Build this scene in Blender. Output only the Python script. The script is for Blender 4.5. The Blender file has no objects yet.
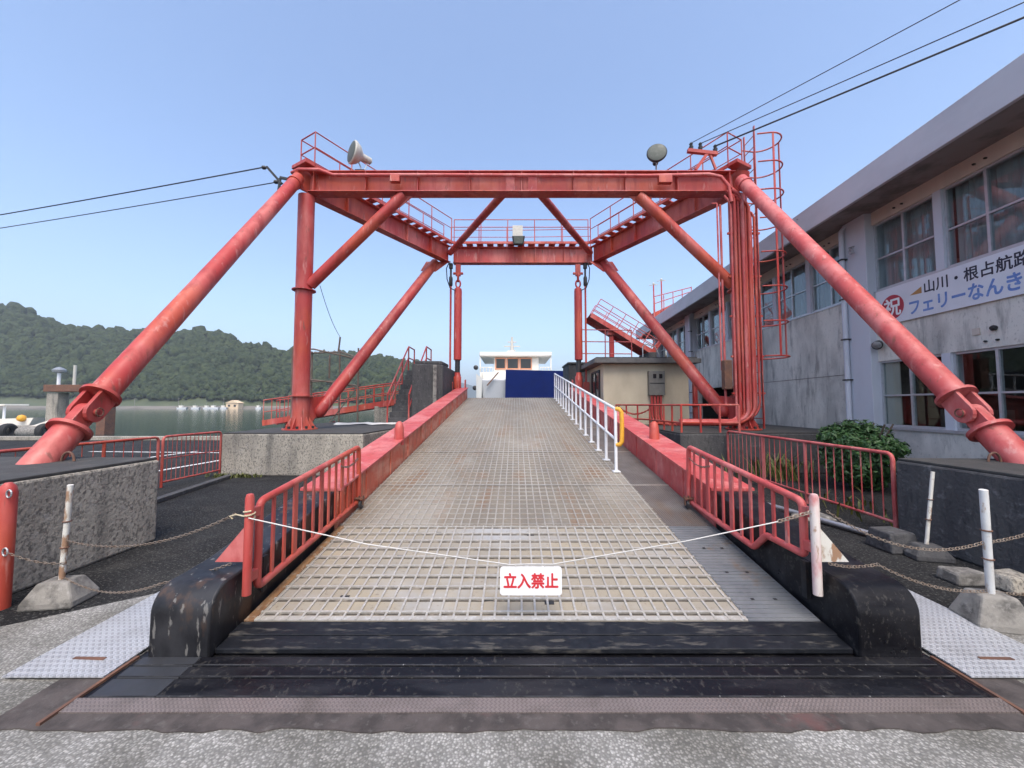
import bpy, bmesh, math, random
from mathutils import Vector, Matrix
R = math.radians
random.seed(7)
sc = bpy.context.scene
col = sc.collection

# ------------------------------------------------------------------ camera, sky, sun, exposure
cam = bpy.data.cameras.new('camera'); cam.sensor_width = 36; cam.lens = 13.71
cam.clip_start = 0.05; cam.clip_end = 9000
cam_o = bpy.data.objects.new('camera', cam); col.objects.link(cam_o)
cam_o.location = (0, 0, 1.6); cam_o.rotation_euler = (R(90 + 3.08), 0, 0)
sc.camera = cam_o
SUN_EL, SUN_AZ = 58.0, 172.0            # azimuth clockwise from +Y (the viewing direction)
world = bpy.data.worlds.new('World'); sc.world = world; world.use_nodes = True
wn = world.node_tree; wn.nodes.clear()
sky = wn.nodes.new('ShaderNodeTexSky'); sky.sky_type = 'NISHITA'; sky.sun_disc = False
sky.sun_elevation = R(SUN_EL); sky.sun_rotation = R(SUN_AZ)
sky.altitude = 0; sky.air_density = 1.0; sky.dust_density = 3.0; sky.ozone_density = 3.0
bg = wn.nodes.new('ShaderNodeBackground'); bg.inputs[1].default_value = 0.15
wo = wn.nodes.new('ShaderNodeOutputWorld')
wn.links.new(sky.outputs[0], bg.inputs[0]); wn.links.new(bg.outputs[0], wo.inputs[0])
sl = bpy.data.lights.new('sun', 'SUN'); sl.energy = 1.35; sl.angle = R(35); sl.color = (1.0, 0.91, 0.80)
so = bpy.data.objects.new('sun', sl); col.objects.link(so)
sd = Vector((math.sin(R(SUN_AZ)) * math.cos(R(SUN_EL)), math.cos(R(SUN_AZ)) * math.cos(R(SUN_EL)), math.sin(R(SUN_EL))))
so.rotation_euler = (-sd).to_track_quat('-Z', 'Y').to_euler(); so.location = sd * 60
vs = sc.view_settings; vs.view_transform = 'Standard'; vs.look = 'None'; vs.gamma = 1; vs.exposure = 1.15
vs.use_curve_mapping = False
sc.render.engine = 'CYCLES'
sc.cycles.use_denoising = True
sc.cycles.max_bounces = 6; sc.cycles.volume_bounces = 0; sc.cycles.transparent_max_bounces = 12

# ------------------------------------------------------------------ materials
def lin(c):
    return tuple(((v / 255) / 12.92 if v / 255 < .04045 else ((v / 255 + .055) / 1.055) ** 2.4) for v in c)
def rgba(c): return (c[0], c[1], c[2], 1)
def new_mat(name):
    m = bpy.data.materials.new(name); m.use_nodes = True
    nt = m.node_tree; return m, nt, nt.nodes['Principled BSDF']
def pos_noise(nt, scale, detail=4, rough=.6, typ='noise'):
    g = nt.nodes.new('ShaderNodeNewGeometry'); mp = nt.nodes.new('ShaderNodeMapping')
    mp.inputs['Scale'].default_value = scale if hasattr(scale, '__len__') else (scale,) * 3
    nt.links.new(g.outputs['Position'], mp.inputs['Vector'])
    if typ == 'noise':
        n = nt.nodes.new('ShaderNodeTexNoise'); n.inputs['Scale'].default_value = 1
        n.inputs['Detail'].default_value = detail; n.inputs['Roughness'].default_value = rough
        nt.links.new(mp.outputs[0], n.inputs['Vector']); return n, n.outputs['Fac']
    n = nt.nodes.new('ShaderNodeTexVoronoi'); n.inputs['Scale'].default_value = 1
    nt.links.new(mp.outputs[0], n.inputs['Vector']); return n, n.outputs['Distance']
def ramp_fac(nt, out, lo, hi, amt=1.0):
    m = nt.nodes.new('ShaderNodeMapRange'); m.inputs[1].default_value = lo; m.inputs[2].default_value = hi
    m.inputs[3].default_value = 0; m.inputs[4].default_value = amt; nt.links.new(out, m.inputs[0]); return m.outputs[0]
def mat(name, base, layers=(), rough=.6, metal=0., bump=None, spec=.5, coat=0):
    """layers: (colour, scale, lo, hi, amount[, detail]) of world-space noise laid over the base colour"""
    m, nt, b = new_mat(name)
    cur = None
    for L in layers:
        c, s, lo, hi, a = L[:5]; det = L[5] if len(L) > 5 else 5
        n, o = pos_noise(nt, s, det)
        fac = ramp_fac(nt, o, lo, hi, a)
        mx = nt.nodes.new('ShaderNodeMix'); mx.data_type = 'RGBA'
        if cur is None: mx.inputs[6].default_value = rgba(base)
        else: nt.links.new(cur, mx.inputs[6])
        mx.inputs[7].default_value = rgba(c); nt.links.new(fac, mx.inputs[0]); cur = mx.outputs[2]
    if cur is None: b.inputs['Base Color'].default_value = rgba(base)
    else: nt.links.new(cur, b.inputs['Base Color'])
    b.inputs['Roughness'].default_value = rough; b.inputs['Metallic'].default_value = metal
    b.inputs['Specular IOR Level'].default_value = spec
    n, o = pos_noise(nt, 5, 4)
    rr = nt.nodes.new('ShaderNodeMapRange'); rr.inputs[1].default_value = .3; rr.inputs[2].default_value = .7
    rr.inputs[3].default_value = max(.05, rough - .12); rr.inputs[4].default_value = min(1, rough + .12)
    nt.links.new(o, rr.inputs[0]); nt.links.new(rr.outputs[0], b.inputs['Roughness'])
    if bump:
        n, o = pos_noise(nt, bump[0], 5)
        bp = nt.nodes.new('ShaderNodeBump'); bp.inputs['Strength'].default_value = bump[1]; bp.inputs['Distance'].default_value = bump[2]
        nt.links.new(o, bp.inputs['Height']); nt.links.new(bp.outputs[0], b.inputs['Normal'])
    return m
V = lambda x, y, z: (x, y, z)
MT = {}
MT['red'] = mat('red_paint', (.40, .040, .034), [((.52, .14, .115), (.9, .9, .35), .46, .60, .85), ((.46, .075, .03), (.6, .6, .6), .5, .62, .7), ((.25, .02, .018), (5, 5, .8), .50, .66, .6), ((.15, .055, .035), (11, 11, 2.0), .62, .70, .7), ((.60, .34, .29), (8, 8, 1.5), .60, .70, .45)], .5, bump=(30, .2, .004))
MT['pink'] = mat('faded_pink_paint', (.46, .072, .068), [((.56, .18, .165), (1.6, 1.6, 1.6), .45, .6, .8), ((.34, .04, .04), (6, 6, 3), .50, .66, .6), ((.19, .075, .045), (16, 16, 5), .62, .69, .75), ((.60, .38, .34), (9, 9, 4), .60, .70, .4)], .55, bump=(40, .2, .003))
MT['orange_red'] = mat('orange_red_paint', (.50, .10, .055), [((.58, .27, .19), (2.5, 2.5, 6), .44, .62, .8), ((.24, .09, .045), (9, 9, 1.5), .54, .64, .75)], .55, bump=(30, .15, .004))
MT['rust'] = mat('rusty_steel', (.16, .075, .045), [((.09, .05, .04), 3, .4, .65, .8), ((.28, .13, .07), 11, .55, .7, .7)], .8, bump=(50, .4, .006))
MT['scaffold'] = mat('weathered_scaffold', (.13, .09, .07), [((.2, .15, .12), 3, .45, .65, .8)], .8)
MT['conc'] = mat('weathered_concrete', (.37, .335, .275), [((.18, .165, .14), (1.2, 1.2, .5), .45, .68, .8), ((.34, .32, .29), 9, .55, .72, .6), ((.045, .042, .038), (34, 34, 22), .51, .60, .6), ((.05, .05, .048), (4, 4, .4), .52, .72, .6)], .92, bump=(28, .7, .02))
MT['conc_dark'] = mat('dark_concrete', (.075, .073, .072), [((.045, .045, .05), (3, 3, .5), .4, .62, .9), ((.17, .17, .175), 12, .58, .72, .6), ((.03, .03, .033), (22, 22, 6), .54, .66, .7)], .9, bump=(24, .7, .02))  # dark base with mottling in several sizes
MT['conc_top'] = mat('dirty_concrete_top', (.045, .044, .042), [((.085, .08, .073), 4, .5, .7, .7), ((.035, .035, .033), 17, .5, .66, .7)], .95, bump=(60, .5, .01))
MT['conc_pale'] = mat('pale_precast_concrete', (.24, .225, .20), [((.075, .07, .064), 7, .45, .62, .85), ((.34, .325, .30), 20, .55, .7, .6)], .9, bump=(45, .5, .008))
MT['asphalt'] = mat('old_asphalt', (.026, .026, .026), [((.013, .013, .014), 1.1, .42, .6, .85), ((.06, .058, .054), 1.7, .54, .68, .6), ((.10, .098, .092), 42, .56, .60, .85), ((.008, .008, .008), 60, .55, .60, .8)], .95, bump=(45, 1.0, .02), spec=.2)
MT['grime'] = mat('cracked_mortar', (.075, .062, .057), [((.035, .029, .027), 6, .42, .6, .85), ((.14, .05, .045), 2.2, .58, .7, .6), ((.12, .11, .10), 22, .56, .7, .6)], .9, bump=(40, .5, .008))
MT['rubber'] = mat('black_rubber', (.006, .006, .008), [((.020, .020, .023), (1.5, 7, 5), .46, .62, .8), ((.06, .056, .05), (34, 20, 20), .58, .64, .5), ((.12, .115, .105), (60, 60, 60), .66, .70, .4)], .38, bump=(60, .2, .003), spec=.22)
MT['worn'] = mat('worn_rubber_edge', (.05, .05, .052), [((.012, .012, .013), (5, 5, 5), .40, .55, .9), ((.45, .44, .42), (26, 8, 8), .66, .70, .9)], .6)
MT['rubber_new'] = mat('grey_rubber_end', (.03, .032, .037), [((.03, .03, .033), 9, .45, .65, .8)], .5)
MT['blackpaint'] = mat('worn_black_paint', (.009, .009, .011), [((.032, .032, .035), (3, 3, 2), .44, .62, .85), ((.10, .055, .032), (5, 5, 2), .57, .66, .6), ((.20, .19, .175), (20, 20, 5), .61, .65, .65)], .45, bump=(22, .2, .004), spec=.3)
MT['lip'] = mat('scuffed_black_steel', (.009, .010, .013), [((.09, .083, .072), (5, 26, 26), .54, .64, .7), ((.018, .019, .023), 14, .45, .65, .7)], .45, bump=(30, .2, .004), spec=.25)
MT['deck'] = mat('dusty_steel_deck', (.25, .215, .165), [((.19, .165, .13), (1.3, .3, 1), .44, .58, .85), ((.22, .125, .065), (2.0, .8, 2), .53, .64, .7), ((.36, .33, .28), (.9, .6, 1), .54, .66, .6), ((.15, .12, .095), (30, 30, 30), .58, .70, .5)], .62, .25, bump=(60, .3, .004))
MT['deckbar'] = mat('worn_steel_bar', (.40, .365, .31), [((.26, .23, .19), (1.1, .35, 1), .42, .62, .7), ((.30, .19, .11), (2.2, 1.1, 2), .56, .74, .55), ((.52, .50, .46), 25, .5, .7, .5)], .5, .35)
MT['flap'] = mat('galvanised_flap', (.36, .315, .245), [((.44, .36, .235), (.8, 2.2, 1), .45, .65, .6), ((.44, .44, .435), (.7, 1.2, 1), .50, .66, .8), ((.16, .12, .085), (30, 30, 30), .60, .70, .55)], .55, .35, bump=(60, .3, .004))
MT['flapbar'] = mat('galvanised_bar', (.45, .42, .37), [((.40, .37, .32), 8, .45, .65, .7), ((.70, .69, .67), 30, .5, .7, .5)], .42, .35)
MT['strip'] = mat('grey_plate', (.19, .20, .21), [((.28, .28, .28), 2, .42, .66, .7), ((.24, .15, .08), 3, .60, .72, .6)], .5, .5)
MT['bar_shade'] = mat('painted_bar_shade', (.06, .05, .04), [((.22, .19, .15), (9, 9, 9), .5, .62, .85)], .9)  # shadow colour for the strips along the flap cross bars
MT['strip_brown'] = mat('brown_grating', (.16, .135, .12), [((.24, .22, .20), 2, .42, .66, .7), ((.20, .12, .06), (3, 1, 3), .52, .70, .7)], .6, .3)
MT['rust_edge'] = mat('rust_stained_edge', (.30, .16, .07), [((.17, .08, .04), 9, .45, .65, .8), ((.42, .34, .24), 22, .52, .68, .7)], .7, .2)
MT['white'] = mat('white_paint', (.72, .73, .74), [((.55, .55, .55), 6, .5, .7, .5), ((.35, .17, .07), (30, 30, 10), .69, .74, .5)], .42)
MT['white_chip'] = mat('chipped_white_pipe', (.66, .66, .64), [((.32, .19, .10), (14, 14, 6), .54, .60, .85), ((.5, .49, .46), 6, .45, .65, .5)], .55)
MT['white_rust'] = mat('chipped_white_post', (.62, .60, .54), [((.28, .14, .065), (14, 14, 6), .49, .57, .9), ((.42, .38, .30), 5, .45, .65, .6)], .7, bump=(60, .3, .003))
MT['pinkish_post'] = mat('pinkish_worn_post', (.60, .42, .40), [((.62, .58, .53), (9, 9, 3), .45, .6, .8), ((.5, .16, .15), (7, 7, 3), .56, .68, .8), ((.30, .15, .07), (16, 16, 6), .60, .68, .8)], .6)
MT['yellow'] = mat('yellow_pad', (.72, .36, .03), [((.55, .26, .03), 12, .45, .65, .6)], .5)
MT['galv'] = mat('galvanised_steel', (.42, .43, .44), [((.28, .28, .29), 14, .45, .65, .7)], .45, .7)
MT['chain'] = mat('rusty_chain', (.26, .215, .175), [((.17, .11, .07), 30, .45, .65, .8)], .6, .5)
MT['rope'] = mat('white_rope', (.58, .56, .52), [((.5, .48, .44), 40, .5, .7, .6)], .8)
MT['rope_old'] = mat('stained_rope', (.45, .38, .24), [((.6, .55, .42), 40, .5, .6, .7)], .8)
MT['sign_white'] = mat('white_signboard', (.80, .80, .80), [((.68, .67, .64), 14, .55, .75, .6)], .4)
MT['sign_red'] = mat('red_lettering', (.60, .03, .04), rough=.5)
MT['bwall'] = mat('stained_grey_wall', (.66, .635, .58), [((.42, .405, .375), (1.3, 1.3, .5), .44, .60, .85), ((.20, .195, .185), (4, 4, .7), .54, .66, .7), ((.72, .69, .63), (1.7, 1.7, 1.7), .52, .72, .6), ((.22, .21, .20), (26, 26, 14), .59, .66, .4)], .9, bump=(35, .3, .008))
MT['bwall_cream'] = mat('cream_upper_wall', (.58, .51, .44), [((.46, .40, .35), (2, 2, .6), .45, .68, .7)], .9)
MT['fascia'] = mat('grey_fascia_paint', (.50, .505, .54), [((.42, .425, .46), (1, 1, 2.5), .42, .66, .7), ((.13, .12, .12), (5, 5, 9), .70, .74, .8)], .8)
MT['soffit'] = mat('soffit_paint', (.26, .235, .22), [((.10, .09, .085), 2, .45, .65, .7)], .9)
MT['pillar'] = mat('blue_grey_pillar', (.54, .56, .62), [((.45, .465, .52), (2, 2, .5), .45, .68, .7)], .75)
MT['alu'] = mat('aluminium_frame', (.50, .515, .54), [((.40, .41, .43), 8, .45, .65, .6)], .4, .5)
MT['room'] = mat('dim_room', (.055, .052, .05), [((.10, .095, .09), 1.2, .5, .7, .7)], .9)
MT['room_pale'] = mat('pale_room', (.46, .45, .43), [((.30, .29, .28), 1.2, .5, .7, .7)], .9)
MT['reflection_curtain'] = mat('grey_reflection_curtain', (.38, .39, .40), [((.26, .27, .29), (2, 9, .4), .4, .62, .8)], .9)  # grey that stands in for reflections in the upper windows
MT['furniture'] = mat('office_furniture', (.20, .17, .14), [((.1, .1, .11), 2, .5, .6, .8)], .7)
MT['hut'] = mat('beige_hut_wall', (.52, .46, .34), [((.40, .34, .25), (1.2, 1.2, .6), .45, .68, .7), ((.24, .20, .15), (5, 5, .8), .62, .74, .5)], .9)
MT['hut_roof'] = mat('dark_hut_roof', (.14, .135, .13), [((.08, .08, .08), 4, .45, .65, .7)], .9)
MT['box'] = mat('grey_enclosure', (.14, .135, .12), [((.18, .17, .15), 6, .45, .65, .7)], .55)
MT['dark'] = mat('dark_metal', (.03, .03, .032), [((.06, .055, .05), 8, .5, .7, .6)], .5, .3)
MT['lampbody'] = mat('beige_lamp_body', (.50, .48, .42), [((.38, .35, .30), 12, .45, .65, .6)], .5)
MT['lampglass'] = mat('lamp_face', (.10, .11, .095), [((.16, .17, .15), 14, .5, .7, .6)], .5, spec=.2)
MT['cable'] = mat('black_cable', (.02, .02, .022), rough=.6)
MT['ship_white'] = mat('ship_white_paint', (.74, .70, .62), [((.62, .56, .47), (.8, .8, .3), .52, .72, .5)], .5)
MT['ship_grey'] = mat('ship_grey_paint', (.50, .51, .52), [((.42, .43, .44), (.5, .5, .25), .5, .7, .6), ((.25, .17, .11), (2, 2, .4), .68, .76, .5)], .55)
MT['ship_blue'] = mat('ship_blue_paint', (.004, .013, .085), [((.004, .010, .065), .8, .45, .65, .6)], .8, spec=.1)
MT['ship_orange'] = mat('ship_orange_trim', (.60, .26, .15), rough=.6)
MT['tyre'] = mat('tyre_rubber', (.02, .02, .02), rough=.8)
MT['banner'] = mat('banner_sheet', (.68, .70, .75), [((.60, .62, .66), 2.5, .45, .68, .6)], .6)
MT['ink'] = mat('navy_black_print', (.025, .025, .045), rough=.6)
MT['ink_blue'] = mat('blue_print', (.12, .22, .52), [((.20, .32, .62), (3, 3, 14), .45, .6, .7)], .6)
MT['ink_red'] = mat('red_print', (.42, .03, .05), rough=.6)
MT['ink_orange'] = mat('orange_print', (.42, .22, .07), rough=.6)
MT['bark'] = mat('bark', (.10, .075, .055), [((.06, .045, .035), 20, .45, .65, .7)], .9)
MT['soil'] = mat('bare_soil', (.07, .055, .04), [((.11, .09, .065), 6, .45, .65, .7)], .95, bump=(25, .6, .02))
MT['shore'] = mat('shore_stone', (.26, .24, .21), [((.14, .13, .12), (.05, .05, .6), .45, .65, .7)], .9)
MT['roof_tile'] = mat('far_roof', (.34, .20, .13), rough=.8)
MT['far_wall'] = mat('far_house_wall', (.66, .50, .33), rough=.8)
MT['white_line'] = mat('road_marking_paint', (.62, .62, .60), [((.25, .25, .24), 16, .48, .6, .8)], .8)

def leafmat(name, c1, c2, scale, c3=None, bump=0):
    m, nt, b = new_mat(name)
    n, o = pos_noise(nt, scale, 4)
    cr = nt.nodes.new('ShaderNodeValToRGB'); cr.color_ramp.elements[0].position = .3; cr.color_ramp.elements[1].position = .7
    cr.color_ramp.elements[0].color = rgba(c1); cr.color_ramp.elements[1].color = rgba(c2)
    if c3: e = cr.color_ramp.elements.new(.82); e.color = rgba(c3)
    nt.links.new(o, cr.inputs[0]); nt.links.new(cr.outputs[0], b.inputs['Base Color'])
    b.inputs['Roughness'].default_value = .5
    if bump:
        n2, o2 = pos_noise(nt, bump, 3); bp = nt.nodes.new('ShaderNodeBump'); bp.inputs['Strength'].default_value = 1; bp.inputs['Distance'].default_value = 2.2
        nt.links.new(o2, bp.inputs['Height']); nt.links.new(bp.outputs[0], b.inputs['Normal']); b.inputs['Roughness'].default_value = .9; b.inputs['Specular IOR Level'].default_value = .1
    return m
MT['leaf'] = leafmat('shrub_leaf', (.022, .06, .016), (.05, .125, .028), 9)
MT['weed'] = leafmat('weed_leaf', (.06, .08, .018), (.13, .13, .03), 12)
MT['forest'] = leafmat('forest_canopy', (.010, .022, .013), (.072, .092, .038), .26, (.11, .13, .055), bump=.55)
MT['hillgrass'] = leafmat('hill_ground', (.05, .068, .03), (.085, .10, .045), .06)
MT['farhill'] = leafmat('far_ridge', (.03, .05, .03), (.05, .07, .04), .01)

def aggregate():
    m, nt, b = new_mat('exposed_aggregate_concrete')
    v, o = pos_noise(nt, 78, typ='vor')
    n1, o1 = pos_noise(nt, 1.6, 4)
    cr = nt.nodes.new('ShaderNodeValToRGB'); el = cr.color_ramp.elements
    el[0].position = 0; el[0].color = (.16, .155, .145, 1); el[1].position = 1; el[1].color = (.46, .445, .415, 1)
    e = el.new(.35); e.color = (.30, .29, .27, 1); e = el.new(.7); e.color = (.35, .34, .315, 1)
    sep = nt.nodes.new('ShaderNodeSeparateColor'); nt.links.new(v.outputs['Color'], sep.inputs[0])
    nt.links.new(sep.outputs[0], cr.inputs[0])
    dirt = nt.nodes.new('ShaderNodeMix'); dirt.data_type = 'RGBA'
    gap = ramp_fac(nt, o, .35, .62, .9)
    nt.links.new(gap, dirt.inputs[0]); nt.links.new(cr.outputs[0], dirt.inputs[6]); dirt.inputs[7].default_value = (.17, .165, .15, 1)
    st = nt.nodes.new('ShaderNodeMix'); st.data_type = 'RGBA'; st.blend_type = 'MULTIPLY'
    nt.links.new(ramp_fac(nt, o1, .40, .62, .9), st.inputs[0]); nt.links.new(dirt.outputs[2], st.inputs[6]); st.inputs[7].default_value = (.5, .49, .46, 1)
    nt.links.new(st.outputs[2], b.inputs['Base Color'])
    b.inputs['Roughness'].default_value = .88
    bp = nt.nodes.new('ShaderNodeBump'); bp.invert = True; bp.inputs['Strength'].default_value = .5; bp.inputs['Distance'].default_value = .006
    nt.links.new(o, bp.inputs['Height']); nt.links.new(bp.outputs[0], b.inputs['Normal'])
    return m
MT['agg'] = aggregate()
def checker_plate(name, base, wear, scale=28, metal=.6):
    m, nt, b = new_mat(name)
    g = nt.nodes.new('ShaderNodeNewGeometry'); mp = nt.nodes.new('ShaderNodeMapping')
    mp.inputs['Scale'].default_value = (scale, scale, 0); mp.inputs['Rotation'].default_value = (0, 0, R(45))
    nt.links.new(g.outputs['Position'], mp.inputs['Vector'])
    w1 = nt.nodes.new('ShaderNodeTexChecker'); w1.inputs['Scale'].default_value = 1; nt.links.new(mp.outputs[0], w1.inputs['Vector'])
    w2 = nt.nodes.new('ShaderNodeTexWave'); w2.inputs['Scale'].default_value = .32; w2.wave_type = 'BANDS'; w2.bands_direction = 'X'; nt.links.new(mp.outputs[0], w2.inputs['Vector'])
    w3 = nt.nodes.new('ShaderNodeTexWave'); w3.inputs['Scale'].default_value = .32; w3.wave_type = 'BANDS'; w3.bands_direction = 'Y'; nt.links.new(mp.outputs[0], w3.inputs['Vector'])
    mx = nt.nodes.new('ShaderNodeMix'); mx.data_type = 'FLOAT'
    nt.links.new(w1.outputs['Fac'], mx.inputs[0]); nt.links.new(w2.outputs['Fac'], mx.inputs[2]); nt.links.new(w3.outputs['Fac'], mx.inputs[3])
    h = ramp_fac(nt, mx.outputs[0], .55, .75)
    bp = nt.nodes.new('ShaderNodeBump'); bp.inputs['Strength'].default_value = .9; bp.inputs['Distance'].default_value = .004
    nt.links.new(h, bp.inputs['Height']); nt.links.new(bp.outputs[0], b.inputs['Normal'])
    n, o = pos_noise(nt, 4, 5)
    c = nt.nodes.new('ShaderNodeMix'); c.data_type = 'RGBA'; c.inputs[6].default_value = rgba(base); c.inputs[7].default_value = rgba(wear)
    nt.links.new(ramp_fac(nt, o, .45, .68, .8), c.inputs[0])
    c2 = nt.nodes.new('ShaderNodeMix'); c2.data_type = 'RGBA'; c2.blend_type = 'MULTIPLY'; c2.inputs[7].default_value = (.72, .72, .72, 1)
    nt.links.new(h, c2.inputs[0]); nt.links.new(c.outputs[2], c2.inputs[6])
    nt.links.new(c2.outputs[2], b.inputs['Base Color'])
    b.inputs['Roughness'].default_value = .42; b.inputs['Metallic'].default_value = metal
    return m
MT['chk'] = checker_plate('galvanised_checker_plate', (.50, .51, .53), (.40, .40, .41), 34, .25)
MT['chk_rust'] = checker_plate('rusty_checker_strip', (.22, .18, .165), (.14, .115, .10), 60, .2)
def water():
    m, nt, b = new_mat('harbour_water')
    b.inputs['Base Color'].default_value = (.018, .042, .040, 1); b.inputs['Roughness'].default_value = .07
    n, o = pos_noise(nt, (.35, 1.1, 1), 4); n2, o2 = pos_noise(nt, (2.2, 4, 1), 3)
    ad = nt.nodes.new('ShaderNodeMath'); ad.operation = 'ADD'; nt.links.new(o, ad.inputs[0]); nt.links.new(o2, ad.inputs[1])
    bp = nt.nodes.new('ShaderNodeBump'); bp.inputs['Strength'].default_value = .2; bp.inputs['Distance'].default_value = .04
    nt.links.new(ad.outputs[0], bp.inputs['Height']); nt.links.new(bp.outputs[0], b.inputs['Normal']); return m
MT['water'] = water()
def glass(name, tint=(.85, .9, .9), refl=.0):
    m, nt, b = new_mat(name); nt.nodes.remove(b)
    t = nt.nodes.new('ShaderNodeBsdfTransparent'); t.inputs[0].default_value = rgba(tint)
    g = nt.nodes.new('ShaderNodeBsdfGlossy'); g.inputs['Roughness'].default_value = .02; g.inputs[0].default_value = (.9, .92, .95, 1)
    lw = nt.nodes.new('ShaderNodeLayerWeight'); lw.inputs[0].default_value = .5
    pw = nt.nodes.new('ShaderNodeMath'); pw.operation = 'POWER'; pw.inputs[1].default_value = 3.0; nt.links.new(lw.outputs['Facing'], pw.inputs[0])
    fr = nt.nodes.new('ShaderNodeMath'); fr.operation = 'MULTIPLY_ADD'; fr.inputs[1].default_value = .6; fr.inputs[2].default_value = .03; nt.links.new(pw.outputs[0], fr.inputs[0])
    n, o = pos_noise(nt, (1.3, 1.3, 1.3), 2)
    bp = nt.nodes.new('ShaderNodeBump'); bp.inputs['Strength'].default_value = .03; bp.inputs['Distance'].default_value = .05
    nt.links.new(o, bp.inputs['Height']); nt.links.new(bp.outputs[0], g.inputs['Normal'])
    ad = nt.nodes.new('ShaderNodeMath'); ad.operation = 'ADD'; ad.use_clamp = True; ad.inputs[1].default_value = refl; nt.links.new(fr.outputs[0], ad.inputs[0])
    mx = nt.nodes.new('ShaderNodeMixShader'); nt.links.new(ad.outputs[0], mx.inputs[0]); nt.links.new(t.outputs[0], mx.inputs[1]); nt.links.new(g.outputs[0], mx.inputs[2])
    nt.links.new(mx.outputs[0], nt.nodes['Material Output'].inputs[0]); return m
MT['glass'] = glass('window_glass')
MT['shipglass'] = mat('ship_window', (.02, .022, .025), rough=.1)

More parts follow.
